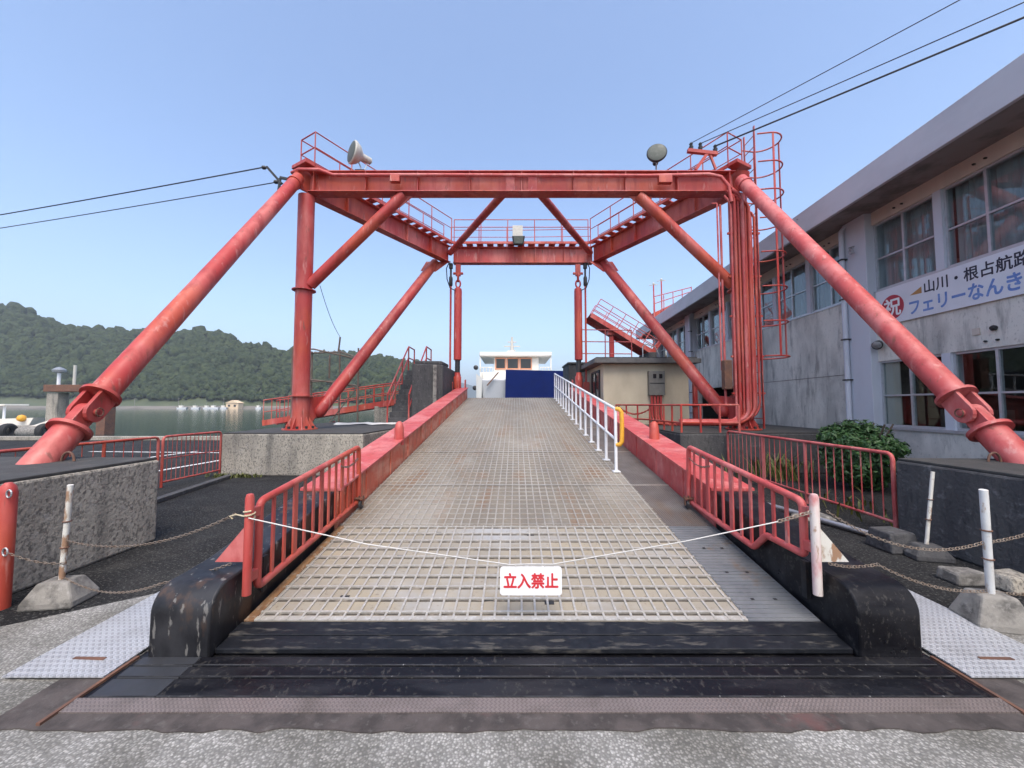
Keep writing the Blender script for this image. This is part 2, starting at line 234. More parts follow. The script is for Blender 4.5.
# ------------------------------------------------------------------ helpers
origin = {}
def tag(o, label=None, cat=None, group=None, kind=None):
    if label: o['label'] = label
    if cat: o['category'] = cat
    if group: o['group'] = group
    if kind: o['kind'] = kind
    return o
def thing(name, loc, label, cat, group=None, rotz=0):
    o = bpy.data.objects.new(name, None); o.empty_display_size = .2; col.objects.link(o)
    o.location = loc; o.rotation_euler = (0, 0, rotz); origin[o] = Vector(loc) if rotz == 0 else Vector((0, 0, 0))
    return tag(o, label, cat, group)
class MB:
    def __init__(s): s.v = []; s.f = []
    def add(s, vs, fs):
        n = len(s.v); s.v += [tuple(p) for p in vs]; s.f += [tuple(i + n for i in f) for f in fs]; return s
    def hexa(s, p):   # 8 points: bottom 4 ccw, top 4 ccw
        return s.add(p, [(3, 2, 1, 0), (4, 5, 6, 7), (0, 1, 5, 4), (1, 2, 6, 5), (2, 3, 7, 6), (3, 0, 4, 7)])
    def box(s, a, b):
        x0, y0, z0 = a; x1, y1, z1 = b
        return s.hexa([(x0, y0, z0), (x1, y0, z0), (x1, y1, z0), (x0, y1, z0), (x0, y0, z1), (x1, y0, z1), (x1, y1, z1), (x0, y1, z1)])
    def beam(s, p, q, w, h, up=(0, 0, 1)):
        p = Vector(p); q = Vector(q); d = (q - p).normalized(); u = Vector(up)
        sd_ = d.cross(u).normalized(); u = sd_.cross(d).normalized(); a = sd_ * w / 2; b = u * h / 2
        return s.hexa([p - a - b, p + a - b, q + a - b, q - a - b, p - a + b, p + a + b, q + a + b, q - a + b])
    def tube(s, p, q, r, n=12, r2=None, cap=True):
        p = Vector(p); q = Vector(q); r2 = r if r2 is None else r2
        d = (q - p).normalized(); u = d.orthogonal().normalized(); w = d.cross(u)
        vs_ = []
        for c, rr in ((p, r), (q, r2)):
            for i in range(n):
                a = 2 * math.pi * i / n; vs_.append(c + (u * math.cos(a) + w * math.sin(a)) * rr)
        fs = [(i, (i + 1) % n, n + (i + 1) % n, n + i) for i in range(n)]
        if cap: fs += [tuple(range(n - 1, -1, -1)), tuple(range(n, 2 * n))]
        return s.add(vs_, fs)
    def path(s, pts, r, n=8, closed=False):
        pts = [Vector(p) for p in pts]; rings = []; m = len(pts); u = None
        for i, p in enumerate(pts):
            if closed: d = (pts[(i + 1) % m] - pts[i - 1])
            else: d = pts[min(i + 1, m - 1)] - pts[max(i - 1, 0)]
            d.normalize()
            if u is None: u = d.orthogonal().normalized()
            else:
                u = (u - d * u.dot(d))
                u = u.normalized() if u.length > 1e-5 else d.orthogonal().normalized()
            w = d.cross(u); rings.append([p + (u * math.cos(2 * math.pi * k / n) + w * math.sin(2 * math.pi * k / n)) * r for k in range(n)])
        vs_ = [v for rg in rings for v in rg]; fs = []
        for i in range(m if closed else m - 1):
            j = (i + 1) % m
            for k in range(n): fs.append((i * n + k, i * n + (k + 1) % n, j * n + (k + 1) % n, j * n + k))
        if not closed: fs += [tuple(range(n - 1, -1, -1)), tuple((m - 1) * n + k for k in range(n))]
        return s.add(vs_, fs)
    def prism(s, poly, off):   # poly: 3-D points, extruded by off
        n = len(poly); off = Vector(off); a = [Vector(p) for p in poly]
        return s.add(a + [p + off for p in a], [tuple(range(n - 1, -1, -1)), tuple(range(n, 2 * n))] + [(i, (i + 1) % n, n + (i + 1) % n, n + i) for i in range(n)])
    def lathe(s, c, d, prof, n=20):   # prof: (along, radius)
        c = Vector(c); d = Vector(d).normalized(); u = d.orthogonal().normalized(); w = d.cross(u); vs_ = []; m = len(prof)
        for (t, r) in prof:
            for k in range(n):
                a = 2 * math.pi * k / n; vs_.append(c + d * t + (u * math.cos(a) + w * math.sin(a)) * r)
        fs = [(i * n + k, i * n + (k + 1) % n, (i + 1) * n + (k + 1) % n, (i + 1) * n + k) for i in range(m - 1) for k in range(n)]
        fs += [tuple(range(n - 1, -1, -1)), tuple((m - 1) * n + k for k in range(n))]
        return s.add(vs_, fs)
    def build(s, name, m, parent=None, smooth=None, bevel=0, fix=True):
        o0 = origin.get(parent, Vector((0, 0, 0))) if parent else Vector((0, 0, 0))
        me = bpy.data.meshes.new(name)
        if parent is None:      # a thing of its own: its origin goes to the middle of its base
            xs = [v[0] for v in s.v]; ys = [v[1] for v in s.v]; zs = [v[2] for v in s.v]
            o0 = Vector(((min(xs) + max(xs)) / 2, (min(ys) + max(ys)) / 2, min(zs)))
        me.from_pydata([tuple(Vector(v) - o0) for v in s.v], [], s.f); me.update()
        if fix:
            bm = bmesh.new(); bm.from_mesh(me); bmesh.ops.recalc_face_normals(bm, faces=bm.faces); bm.to_mesh(me); bm.free()
        me.materials.append(MT[m] if isinstance(m, str) else m)
        o = bpy.data.objects.new(name, me); col.objects.link(o)
        if parent is None: o.location = o0
        else: o.parent = parent
        origin[o] = o0
        if smooth is not None:
            for p_ in me.polygons: p_.use_smooth = True
            me.set_sharp_from_angle(angle=R(smooth))
        if bevel:
            bv = o.modifiers.new('bevel', 'BEVEL'); bv.width = bevel; bv.segments = 2; bv.limit_method = 'ANGLE'; bv.angle_limit = R(40)
        return o
def piece(name, me, parent, loc, rot=(0, 0, 0)):     # a copy that shares mesh data
    o = bpy.data.objects.new(name, me); col.objects.link(o); o.parent = parent
    o.location = Vector(loc) - origin[parent]; o.rotation_euler = rot; origin[o] = Vector(loc); return o
def share(name, mb, m, smooth=None):
    me = bpy.data.meshes.new(name); me.from_pydata(mb.v, [], mb.f); me.update()
    bm = bmesh.new(); bm.from_mesh(me); bmesh.ops.recalc_face_normals(bm, faces=bm.faces); bm.to_mesh(me); bm.free()
    me.materials.append(MT[m])
    if smooth is not None:
        for p_ in me.polygons: p_.use_smooth = True
        me.set_sharp_from_angle(angle=R(smooth))
    return me
def lerp(a, b, t): return Vector(a) * (1 - t) + Vector(b) * t
def sag(a, b, d, n=16):
    return [lerp(a, b, i / n) - Vector((0, 0, 4 * d * (i / n) * (1 - i / n))) for i in range(n + 1)]
def chain_mesh(pts, link=.045, r=.0045, mb=None):
    mb = mb or MB(); L = []
    for a, b in zip(pts[:-1], pts[1:]):
        L.append((Vector(b) - Vector(a)).length)
    tot = sum(L); n = max(2, int(tot / (link * .78)))
    def at(t):
        for i, l in enumerate(L):
            if t <= l or i == len(L) - 1: return lerp(pts[i], pts[i + 1], t / l), (Vector(pts[i + 1]) - Vector(pts[i])).normalized()
            t -= l
    for k in range(n):
        c, d = at(tot * (k + .5) / n); u = d.cross(Vector((0, 0, 1))).normalized(); w = d.cross(u)
        sdv = (u + w * (.5 if k % 2 else -1.3)).normalized() if k % 2 else (w + u * .4).normalized()
        ring = []
        for j in range(10):
            a = 2 * math.pi * j / 10; ring.append(c + d * math.cos(a) * link * .5 + sdv * math.sin(a) * link * .27)
        mb.path(ring, r, 5, closed=True)
    return mb
def glyph(ch, bold):
    """outline of one character in a 1 x 1 em box, thickened by stacking shifted copies"""
    c = bpy.data.curves.new('lettering', 'FONT'); c.body = ch; c.size = 1; c.resolution_u = 4
    o = bpy.data.objects.new('lettering', c); col.objects.link(o)
    dg = bpy.context.evaluated_depsgraph_get(); dg.update()
    me = bpy.data.meshes.new_from_object(o.evaluated_get(dg))
    vs_ = [v.co.copy() for v in me.vertices]; fs = [tuple(p.vertices) for p in me.polygons]
    bpy.data.objects.remove(o); bpy.data.curves.remove(c); bpy.data.meshes.remove(me)
    V_, F_ = [], []
    for k, (dx, dy) in enumerate(((0, 0), (1, 0), (-1, 0), (0, 1), (0, -1), (.7, .7), (-.7, .7), (.7, -.7), (-.7, -.7)) if bold else ((0, 0),)):
        n = len(V_); V_ += [Vector((v.x + dx * bold, v.y + dy * bold, k)) for v in vs_]; F_ += [tuple(i + n for i in f) for f in fs]
    return V_, F_

# ------------------------------------------------------------------ the setting: ground, water, far shore
def sheet(poly, z, name, m, thick=None):
    mb = MB()
    if thick: mb.prism([(x, y, z - thick) for x, y in poly], (0, 0, thick))
    else: mb.add([(x, y, z) for x, y in poly], [tuple(range(len(poly)))])
    return tag(mb.build(name, m), kind='structure')
sheet([(-80, -60), (120, -60), (120, 38), (2.95, 38), (2.95, 7.6), (-2.65, 7.6), (-2.65, 18), (-80, 18)], 0, 'ground', 'asphalt', 4)
sheet([(-9, -8), (9, -8), (9, 1.75), (4.6, 2.35), (3.5, 2.95), (2.9, 3.6), (-2.5, 3.6), (-2.95, 3.45), (-3.75, 2.85), (-5, 2.2), (-9, 1.2)], .005, 'concrete_apron', 'agg')
sheet([(-4500, -400), (4500, -400), (4500, 7000), (-4500, 7000)], -1.7, 'sea', 'water')
# parking lines on the quay beyond the fence
for i, (p, q) in enumerate((((-11.3, 9.6), (-10.9, 13.6)), ((-8.6, 9.4), (-8.3, 13.2)), ((-14.5, 13.5), (-7.4, 13.0)))):
    d = (Vector((q[0], q[1], 0)) - Vector((p[0], p[1], 0))).normalized(); nn = Vector((-d.y, d.x, 0)) * .075
    mb = MB(); P = Vector((p[0], p[1], .005)); Q = Vector((q[0], q[1], .005))
    mb.add([P - nn, Q - nn, Q + nn, P + nn], [(0, 1, 2, 3)]); tag(mb.build('road_marking', 'white_line'), kind='structure')
mb = MB(); mb.beam((-5.75, 6.0, .035), (-6.25, 8.85, .035), .14, .07); tag(mb.build('kerb', 'conc_dark', bevel=.01), kind='structure')
mb = MB(); mb.beam((-80, 17.85, .09), (-6.9, 17.85, .09), .3, .18); tag(mb.build('quay_kerb', 'conc', bevel=.02), kind='structure')

# hills across the harbour: ridge silhouette as (bearing, elevation) seen from the quay
RIDGE = [(-1.75, .28), (-1.5, .272), (-1.31, .262), (-1.27, .252), (-1.19, .222), (-1.15, .207), (-1.09, .197), (-1.0, .197), (-.96, .190), (-.84, .186), (-.75, .182), (-.70, .167), (-.64, .155), (-.6, .148), (-.5, .136), (-.36, .126), (-.29, .118), (-.24, .098), (-.19, .066), (-.14, .03), (-.10, .008)]
def ridge(a):
    if a <= RIDGE[0][0]: return RIDGE[0][1]
    for (a0, e0), (a1, e1) in zip(RIDGE[:-1], RIDGE[1:]):
        if a <= a1: return e0 + (e1 - e0) * (a - a0) / (a1 - a0)
    return 0
from mathutils import noise as mnoise
def hill_pt(a, t):
    Y = 332 + 190 * t; e = ridge(a)
    top = max(0, e * 500 * 1.0 - 5)
    prof = math.sin(min(t, 1) * math.pi / 2) ** .8 if t <= 1 else 1 - .5 * (t - 1)
    z = -1.2 + top * prof * (1 - .0)
    z += mnoise.noise(Vector((a * 7, t * 3, 1))) * 9 * min(1, t * 2) * min(1, top / 30)
    return Vector((a * Y, Y, max(z, -1.4)))
mb = MB(); NA, NT = 90, 18; g = []
for i in range(NA + 1):
    for j in range(NT + 1): g.append(hill_pt(-1.75 + 1.67 * i / NA, 1.5 * j / NT))
mb.add(g, [(i * (NT + 1) + j, (i + 1) * (NT + 1) + j, (i + 1) * (NT + 1) + j + 1, i * (NT + 1) + j + 1) for i in range(NA) for j in range(NT)])
tag(mb.build('hillside', 'hillgrass', smooth=60), kind='structure')
# forest on it: thousands of crowns that read as one mass
def ico(sub):
    bm = bmesh.new(); bmesh.ops.create_icosphere(bm, subdivisions=sub, radius=1)
    v = [x.co.copy() for x in bm.verts]; f = [tuple(q.index for q in p.verts) for p in bm.faces]; bm.free(); return v, f
IV, IF = ico(2)
rnd = random.Random(3)
protos = []
for k in range(10):
    sd0 = rnd.random() * 90
    protos.append([v * (1 + .45 * mnoise.noise(v * 1.6 + Vector((sd0, 0, 0))) + .28 * mnoise.noise(v * 4 + Vector((0, sd0, 0)))) for v in IV])
mb = MB()
for k in range(12500):
    a = -1.62 + 1.50 * rnd.random(); t = .03 + 1.1 * rnd.random() ** 1.35
    if ridge(a) < .012: continue
    p = hill_pt(a, t)
    if p.z < 4 or (p.z < 15 and rnd.random() < .35): continue
    s = rnd.uniform(2.0, 4.2) * (.75 if p.z < 17 else 1.7 if rnd.random() < .06 else 1); h = s * rnd.uniform(.75, 1.25)
    pr = protos[k % 10]; ca, sa = math.cos(k), math.sin(k)
    mb.add([(p.x + (v.x * ca - v.y * sa) * s, p.y + (v.x * sa + v.y * ca) * s, p.z + h * .7 + v.z * h) for v in pr], IF)
tag(mb.build('forest', 'forest', smooth=180, fix=False), 'dense green forest covering the hill across the harbour', 'forest', kind='stuff')
# farther ridge, pale in the haze
mb = MB(); pts = []
for i in range(60):
    a = -1.2 + 1.3 * i / 59; h = 2600 * (.035 + .075 * max(0, min(1, (-.04 - a) / .25))) + 30 * mnoise.noise(Vector((a * 9, 0, 4)))
    if a > -.06: h = 2600 * .02 * max(0, 1 - (a + .06) / .1)
    pts.append((a * 2600, max(h, .5)))
v = [(x, 2600, -1.5) for x, h in pts] + [(x * 1.04, 2900, h) for x, h in pts] + [(x * 1.1, 3300, -1.5) for x, h in pts]
n = len(pts)
mb.add(v, [(i, i + 1, n + i + 1, n + i) for i in range(n - 1)] + [(n + i, n + i + 1, 2 * n + i + 1, 2 * n + i) for i in range(n - 1)])
tag(mb.build('far_hills', 'farhill', smooth=60), kind='structure')
# sea wall and shore road on the far bank
mb = MB(); mb.box((-620, 326, -3), (-60, 331.5, -.2)); mb.box((-620, 330.5, -.3), (-60, 331.2, .75)); tag(mb.build('far_shore_wall', 'shore'), kind='structure')
far_boats = []
def far_boat(x, y, L, label):
    t = thing('moored_boat', (x, y, -1.7), label, 'boat', 'boats moored along the far shore')
    m = MB(); m.hexa([(x - L * .42, y - .8, -1.75), (x + L * .38, y - .8, -1.75), (x + L * .38, y + .8, -1.75), (x - L * .42, y + .8, -1.75),
                      (x - L * .5, y - 1.1, -.5), (x + L * .5, y - 1.1, -.25), (x + L * .5, y + 1.1, -.25), (x - L * .5, y + 1.1, -.5)]); m.build('hull', 'white', t)
    m = MB(); m.box((x - L * .28, y - .8, -.45), (x + .05 * L, y + .8, 1.1)); m.box((x - L * .31, y - .9, 1.1), (x + .09 * L, y + .9, 1.25)); m.build('cabin', 'ship_white', t)
    m = MB(); m.tube((x - L * .1, y, 1.2), (x - L * .1, y, 3.2), .05, 6); m.build('mast', 'galv', t)
for i, (px, L) in enumerate(((183, 8.5), (195, 7), (205, 6.5), (215, 8), (223, 6), (257, 5))):
    far_boat((px - 512) / 390 * 318, 318 + (i % 3) * 1.5, L, ['long white boat moored leftmost along the far shore', 'second white boat from the left on the far shore', 'third white boat from the left on the far shore', 'white boat fourth from the left below the far hill', 'small white boat just left of the orange house', 'lone small boat to the right of the orange house'][i])
hx = (236 - 512) / 390 * 325
t = thing('waterfront_house', (hx, 324, -1.7), 'orange waterfront house on the far shore below the hill', 'house')
m = MB(); m.box((hx - 5, 321, -1.7), (hx + 5, 327, 3.2)); m.build('wall', 'far_wall', t)
m = MB(); m.prism([(hx - 5.6, 320.4, 3.2), (hx + 5.6, 320.4, 3.2), (hx, 320.4, 5.6)], (0, 7.2, 0)); m.build('roof', 'far_wall', t)
for dx in (-2.6, 2.2):
    m = MB(); m.box((hx + dx - .9, 320.9, .2), (hx + dx + .9, 321, 1.8)); m.build('window', 'dark', t)
for i, px in enumerate((135, 179, 224)):
    x = (px - 512) / 390 * 329; m = MB(); m.tube((x, 329, -.3), (x, 329, 7.5), .16, 6); m.beam((x - .9, 329, 7), (x + .9, 329, 7), .15, .15)
    tag(m.build('utility_pole', 'conc_pale'), ['pale utility pole leftmost on the far shore road', 'pale utility pole above the moored boats on the far shore', 'utility pole beside the orange house on the far shore'][i], 'pole', 'utility poles on the far shore')

# ------------------------------------------------------------------ old pier frame, pontoon and small boat on the left
t = thing('old_pier_frame', (-50, 45, -1.7), 'rust-stained concrete pier frame standing in the harbour with two poles', 'pier')
for x0, x1 in ((-53.0, -51.7), (-47.2, -46.2)):
    m = MB(); m.box((x0, 44.4, -4), (x1, 45.6, 3.0)); m.build('column', 'rust' if x0 > -50 else 'conc', t, bevel=.05)
m = MB(); m.box((-53.2, 44.2, 3.1), (-45.8, 45.8, 3.9)); m.build('crossbeam', 'rust', t, bevel=.05)
m = MB(); m.tube((-52.4, 45, 3.9), (-52.4, 45, 5.3), .16, 8); m.build('lamp_post', 'white', t)
m = MB(); m.lathe((-52.4, 45, 5.3), (0, 0, 1), [(0, .2), (.1, .55), (.35, .6), (.6, .3), (.7, .05)], 12); m.build('lamp', 'galv', t, smooth=40)
m = MB(); m.tube((-50.6, 45, 3.9), (-50.6, 45, 6.2), .14, 8); m.build('pole', 'lampbody', t)
t = thing('floating_pontoon', (-54, 42, -1.7), 'grey floating pontoon with white cylindrical floats and tyre fenders', 'pontoon')
m = MB(); m.box((-66, 43.3, -1.1), (-50.2, 46, -.75)); m.build('deck', 'conc', t, bevel=.03)
for x0 in (-62.5, -58.3, -54.1):
    m = MB(); m.lathe((x0, 43.0, -1.35), (1, 0, 0), [(0, .2), (.15, .5), (.4, .58), (2.6, .58), (2.85, .5), (3, .2)], 16); m.build('float', 'conc_pale', t, smooth=40)
for x0 in (-59.0, -54.8, -50.8):
    m = MB(); m.path([(x0, 42.7 + .55 * math.cos(k * math.pi / 10), -1.25 + .62 * math.sin(k * math.pi / 10)) for k in range(20)], .24, 8, closed=True)
    m.path([(x0 - .25, 42.7 + .55 * math.cos(k * math.pi / 10), -1.25 + .62 * math.sin(k * math.pi / 10)) for k in range(20)], .24, 8, closed=True); m.build('tyre', 'tyre', t, smooth=40)
m = MB(); m.prism([(-54, 44, -.74), (-51.5, 44, -.74), (-51.3, 44, -.1), (-51.7, 44, 0)], (0, 1.2, 0)); m.build('ramp_plate', 'ship_white', t)
t = thing('small_boat', (-59.5, 46.8, -1.7), 'small white boat with flat canopy behind the pontoon', 'boat')
m = MB(); m.hexa([(-65, 46.2, -1.7), (-57.5, 46.2, -1.7), (-57.5, 48.2, -1.7), (-65, 48.2, -1.7), (-65.5, 46.1, -.2), (-56.4, 46.1, .1), (-56.4, 48.3, .1), (-65.5, 48.3, -.2)]); m.build('hull', 'ship_white', t)
for x in (-60.4, -61.6, -64.5):
    m = MB(); m.tube((x, 46.5, -.1), (x, 46.5, 1.5), .12, 8); m.build('canopy_post', 'white', t)
m = MB(); m.box((-68, 46.0, 1.5), (-59.8, 48.4, 1.7)); m.build('canopy', 'ship_white', t, bevel=.05)
m = MB(); m.lathe((-57.6, 45.95, -.35), (0, 0, 1), [(0, .1), (.15, .35), (.4, .42), (.7, .3), (.8, .06)], 12); m.build('fender_buoy', 'yellow', t, smooth=50)

# ------------------------------------------------------------------ the ferry at the ramp's end
t = thing('car_ferry', (1, 55, -1.7), 'white and grey car ferry moored bow-on behind the loading ramp', 'ferry')
m = MB(); m.hexa([(-2.6, 42, -2.5), (4.6, 42, -2.5), (6.3, 88, -2.5), (-4.3, 88, -2.5), (-3.3, 40.6, 4.3), (5.4, 40.6, 4.3), (6.9, 88, 3.4), (-4.9, 88, 3.4)]); m.build('hull', 'ship_grey', t, bevel=.15)
m = MB(); m.prism([(-3.8, 41.2, -2.4), (-3.35, 40.5, -2.4), (-3.1, 40.5, 4.4), (-3.8, 41.2, 4.9)], (-.25, 6, 0)); m.build('bow_flare', 'ship_white', t)
m = MB(); m.prism([(-.75, 40.0, .6), (5.35, 40.3, .6), (5.5, 40.5, 5.15), (-.65, 40.2, 5.25)], (0, .3, 0)); m.build('bow_door', 'ship_blue', t, bevel=.03)
m = MB(); m.box((-3.6, 48, 3.4), (4.8, 62, 5.65)); m.build('forecastle', 'ship_white', t, bevel=.08)
m = MB(); m.box((-2.3, 49.4, 5.65), (3.4, 57, 7.7)); m.build('wheelhouse', 'ship_white', t, bevel=.05)
for x0, x1 in ((-2.0, -.9), (-.55, .75), (1.1, 2.4)):
    m = MB(); m.box((x0, 49.33, 6.25), (x1, 49.36, 7.45)); w = m.build('window', 'shipglass', t)
    m = MB()
    for a, b in (((x0 - .14, 49.3, 6.1), (x0, 49.4, 7.6)), ((x1, 49.3, 6.1), (x1 + .14, 49.4, 7.6)), ((x0, 49.3, 6.1), (x1, 49.4, 6.25)), ((x0, 49.3, 7.45), (x1, 49.4, 7.6))): m.box(a, b)
    m.build('frame', 'ship_orange', w)
m = MB(); m.box((-4.1, 48.6, 7.7), (5.0, 58, 8.25)); m.build('wheelhouse_roof', 'ship_white', t, bevel=.12)
for x in (-4.0, 4.9):
    m = MB(); m.box((x - .07, 48.8, 5.6), (x + .07, 49, 7.7)); m.build('wing_post', 'ship_white', t)
for x0, x1 in ((-4.0, -2.4), (3.5, 4.9)):
    m = MB(); m.box((x0, 48.6, 4.9), (x1, 48.7, 5.7)); m.tube((x0, 48.65, 6.3), (x1, 48.65, 6.3), .05, 6)
    for k in range(5): m.tube((x0 + (x1 - x0) * k / 4, 48.65, 5.6), (x0 + (x1 - x0) * k / 4, 48.65, 6.3), .04, 6)
    m.build('wing_bulwark', 'ship_white', t)
m = MB(); m.tube((0, 53, 8.2), (0, 53, 10.9), .3, 8, .14); m.build('mast', 'lampbody', t)
for z, w in ((9.6, 1.1), (10.2, .6), (9.0, .5)):
    m = MB(); m.beam((-w, 53, z), (w, 53, z), .2, .14); m.build('mast_yard', 'lampbody', t)
m = MB(); m.box((-.6, 52.6, 8.75), (.2, 52.8, 8.95)); m.build('radar_scanner', 'white', t)
for px, z in ((-4.25, 6.0), (-4.35, 3.6)):
    m = MB(); m.lathe((px, 46, z), (0, -1, 0), [(0, .1), (.1, .28), (.4, .28), (.5, .1)], 10); m.build('side_lamp', 'dark', t)
m = MB(); m.beam((-2.6, 40.4, 3.6), (-1.4, 40.4, 5.0), .12, .12); m.build('stay', 'rust', t)

# ------------------------------------------------------------------ concrete foundations
def block(poly, z0, z1, label, m='conc', top='conc_top', extra=None):
    xs = [p[0] for p in poly]; ys = [p[1] for p in poly]
    t = thing('concrete_foundation', (sum(xs) / len(xs), sum(ys) / len(ys), z0), label, 'concrete block')
    mb = MB(); mb.prism([(x, y, z0) for x, y in poly], (0, 0, z1 - z0 - .03)); mb.build('body', m, t, bevel=.025)
    c = Vector((sum(xs) / len(xs), sum(ys) / len(ys), 0))
    mb = MB(); mb.prism([(x + (c.x - x) * .008, y + (c.y - y) * .008, z1 - .03) for x, y in poly], (0, 0, .03)); mb.build('top_screed', top, t, bevel=.008)
    return t
block([(-4.22, 1.2), (-4.22, 4.72), (-9.5, 4.9), (-9.5, .6)], 0, .975, 'rough mottled concrete block under the water-side front leg')
block([(-6.62, 8.95), (-3.36, 8.85), (-3.0, 14.3), (-6.7, 14.4)], 0, .965, 'concrete block under the water-side gantry column')
block([(4.62, 1.0), (9.0, .4), (8.6, 4.55), (4.62, 4.75)], 0, .965, 'dark concrete block behind the white chain posts', 'conc_dark')
block([(3.88, 9.05), (8.3, 9.25), (8.9, 19.0), (3.2, 17.5), (3.05, 12.3), (3.9, 11.8)], 0, .955, 'dark concrete block under the conduit-covered gantry column', 'conc_dark')

# ------------------------------------------------------------------ threshold in front of the ramp
t = thing('ramp_threshold', (.14, 2.25, 0), 'steel threshold with black rubber strips across the foot of the ramp', 'threshold')
rj = random.Random(11); ed = [(-2.62 + 5.54 * k / 60, 2.0 + rj.uniform(-.018, .012)) for k in range(61)]
mb = MB(); mb.prism([(x, y, .006) for x, y in ed] + [(2.92, 2.52, .006), (-2.62, 2.52, .006)], (0, 0, .006)); mb.build('mortar_bed', 'grime', t)
mb = MB(); mb.hexa([(-2.37, 2.10, .012), (2.66, 2.10, .012), (2.64, 2.187, .012), (-2.34, 2.187, .012), (-2.37, 2.10, .018), (2.66, 2.10, .018), (2.64, 2.187, .026), (-2.34, 2.187, .026)]); mb.build('tread_strip', 'chk_rust', t)
for y0, y1, z in ((2.19, 2.33, .032), (2.34, 2.428, .036), (2.438, 2.515, .038)):
    for x0, x1, mm in ((-2.29, -1.93, 'rubber_new'), (-1.927, 2.57, 'rubber')):
        mb = MB(); mb.hexa([(x0, y0, .012), (x1, y0, .012), (x1, y1, .012), (x0, y1, .012), (x0, y0 + .006, z - .006), (x1, y0 + .006, z - .006), (x1, y1 - .004, z), (x0, y1 - .004, z)]); rs_ = mb.build('rubber_strip', mm, t, bevel=.005)
        mb = MB(); mb.box((x0 + .002, y0 + .004, z - .007), (x1 - .002, y0 + .011, z - .0045)); mb.build('worn_edge', 'worn', rs_)
mb = MB(); mb.beam((-2.35, 2.02, .016), (-2.35, 2.54, .016), .02, .02); mb.build('edge_angle', 'rust', t)
for xg in (-2.337, 2.573):
    mb = MB(); mb.box((xg, 2.2, .012), (xg + .045, 2.53, .014)); mb.build('side_gap', 'rubber', t)
mb = MB(); mb.beam((2.635, 2.02, .016), (2.635, 2.54, .016), .02, .02); mb.build('edge_angle', 'rust', t)
mb = MB(); mb.prism([(-2.36, 2.54, .007), (2.64, 2.54, .007), (2.64, 3.4, .007), (-2.36, 3.4, .007)], (0, 0, .004)); mb.build('pit_floor', 'rubber', t)
for nm, x0, x1, lb in (('l', -2.96, -2.37, 'diamond-tread steel plate on the concrete left of the ramp'), ('r', 2.665, 3.36, 'diamond-tread steel plate on the concrete right of the ramp')):
    t = thing('checker_plate', ((x0 + x1) / 2, 2.8, .01), lb, 'steel plate', 'tread plates beside the ramp')
    mb = MB(); mb.hexa([(x0, 2.35, .02), (x1, 2.35, .02), (x1, 3.42, .03), (x0, 3.42, .03), (x0, 2.35, .028), (x1, 2.35, .028), (x1, 3.42, .038), (x0, 3.42, .038)]); mb.build('plate', 'chk', t)
    xs = -2.62 if nm == 'l' else 3.0
    mb = MB(); mb.prism([(xs - .1, 2.50, .030), (xs + .1, 2.49, .030), (xs + .1, 2.515, .030), (xs - .1, 2.52, .030)], (0, 0, .004)); mb.build('lifting_slot', 'rust', t)

# ------------------------------------------------------------------ the loading ramp
SL = .142; TH = math.atan(SL)
def zd(y): return .105 + SL * (y - 2.79)
def cxr(y): return .14 + .0097 * (y - 2.79)
def RP(u, y, dz=0): return Vector((cxr(y) + u, y, zd(y) + dz))
YAW = -math.atan(.0097)
ramp = thing('loading_ramp', (.2, 8.5, 0), 'long red-sided steel vehicle loading ramp with gridded deck', 'ramp')
def slab(y0, y1, u0, u1, d0, d1, name, m, parent=ramp, **k):
    mb = MB(); mb.hexa([RP(u0, y0, d0), RP(u1, y0, d0), RP(u1, y1, d0), RP(u0, y1, d0), RP(u0, y0, d1), RP(u1, y0, d1), RP(u1, y1, d1), RP(u0, y1, d1)])
    return mb.build(name, m, parent, **k)
flap = slab(2.79, 4.225, -1.93, 1.5, -.05, 0, 'flap_plate', 'flap')
slab(2.79, 4.225, -2.0, -1.932, -.05, .004, 'flap_edge', 'rust_edge')
slab(2.79, 2.83, -1.93, 1.5, .0, .006, 'flap_edge', 'flapbar')
deck = slab(4.235, 15.25, -2.0, 1.5, -.05, 0, 'deck_plate', 'deck')
BARW = 3.5
cb = share('cross_bar', MB().box((-1.715, -.008, 0), (1.715, .008, .014)), 'flapbar')
gl = share('shade_line', MB().box((-1.71, -.026, 0), (1.71, -.009, .0016)), 'bar_shade')  # painted shadow line just in front of each flap cross bar
cb2 = share('cross_bar', MB().box((-1.75, -.008, 0), (1.75, .008, .008)), 'deckbar')
Lf, Lu = (4.225 - 2.79) / math.cos(TH), (15.25 - 4.235) / math.cos(TH)
lb = share('long_bar', MB().box((-.0075, -Lf / 2, 0), (.0075, Lf / 2, .0105)), 'flapbar')
lb2 = share('long_bar', MB().box((-.0075, -Lu / 2, 0), (.0075, Lu / 2, .0075)), 'deckbar')
for k in range(10):
    y = 2.87 + k * .148; b_ = piece('cross_bar', cb, flap, RP(-.215, y, 0), (TH, 0, 0)); piece('shade_line', gl, flap, RP(-.215, y, 0), (TH, 0, 0))
for k in range(36):
    u = -1.9 + k * (3.37 / 35); piece('long_bar', lb, flap, RP(u, (2.79 + 4.225) / 2, 0), (TH, 0, YAW))
n = 82
for k in range(n):
    y = 4.27 + k * (10.95 / (n - 1)); piece('cross_bar', cb2, deck, RP(-.25, y, 0), (TH, 0, 0))
for k in range(39):
    u = -1.97 + k * (3.44 / 38); piece('long_bar', lb2, deck, RP(u, (4.235 + 15.25) / 2, 0), (TH, 0, YAW))
for y, u in ((3.02, -1.45), (3.0, -.35), (3.6, -1.2), (4.05, -.95), (4.02, .0), (2.96, .1)):
    slab(y, y + .045, u, u + .07, .0005, .003, 'drain_hole', 'dark', flap)
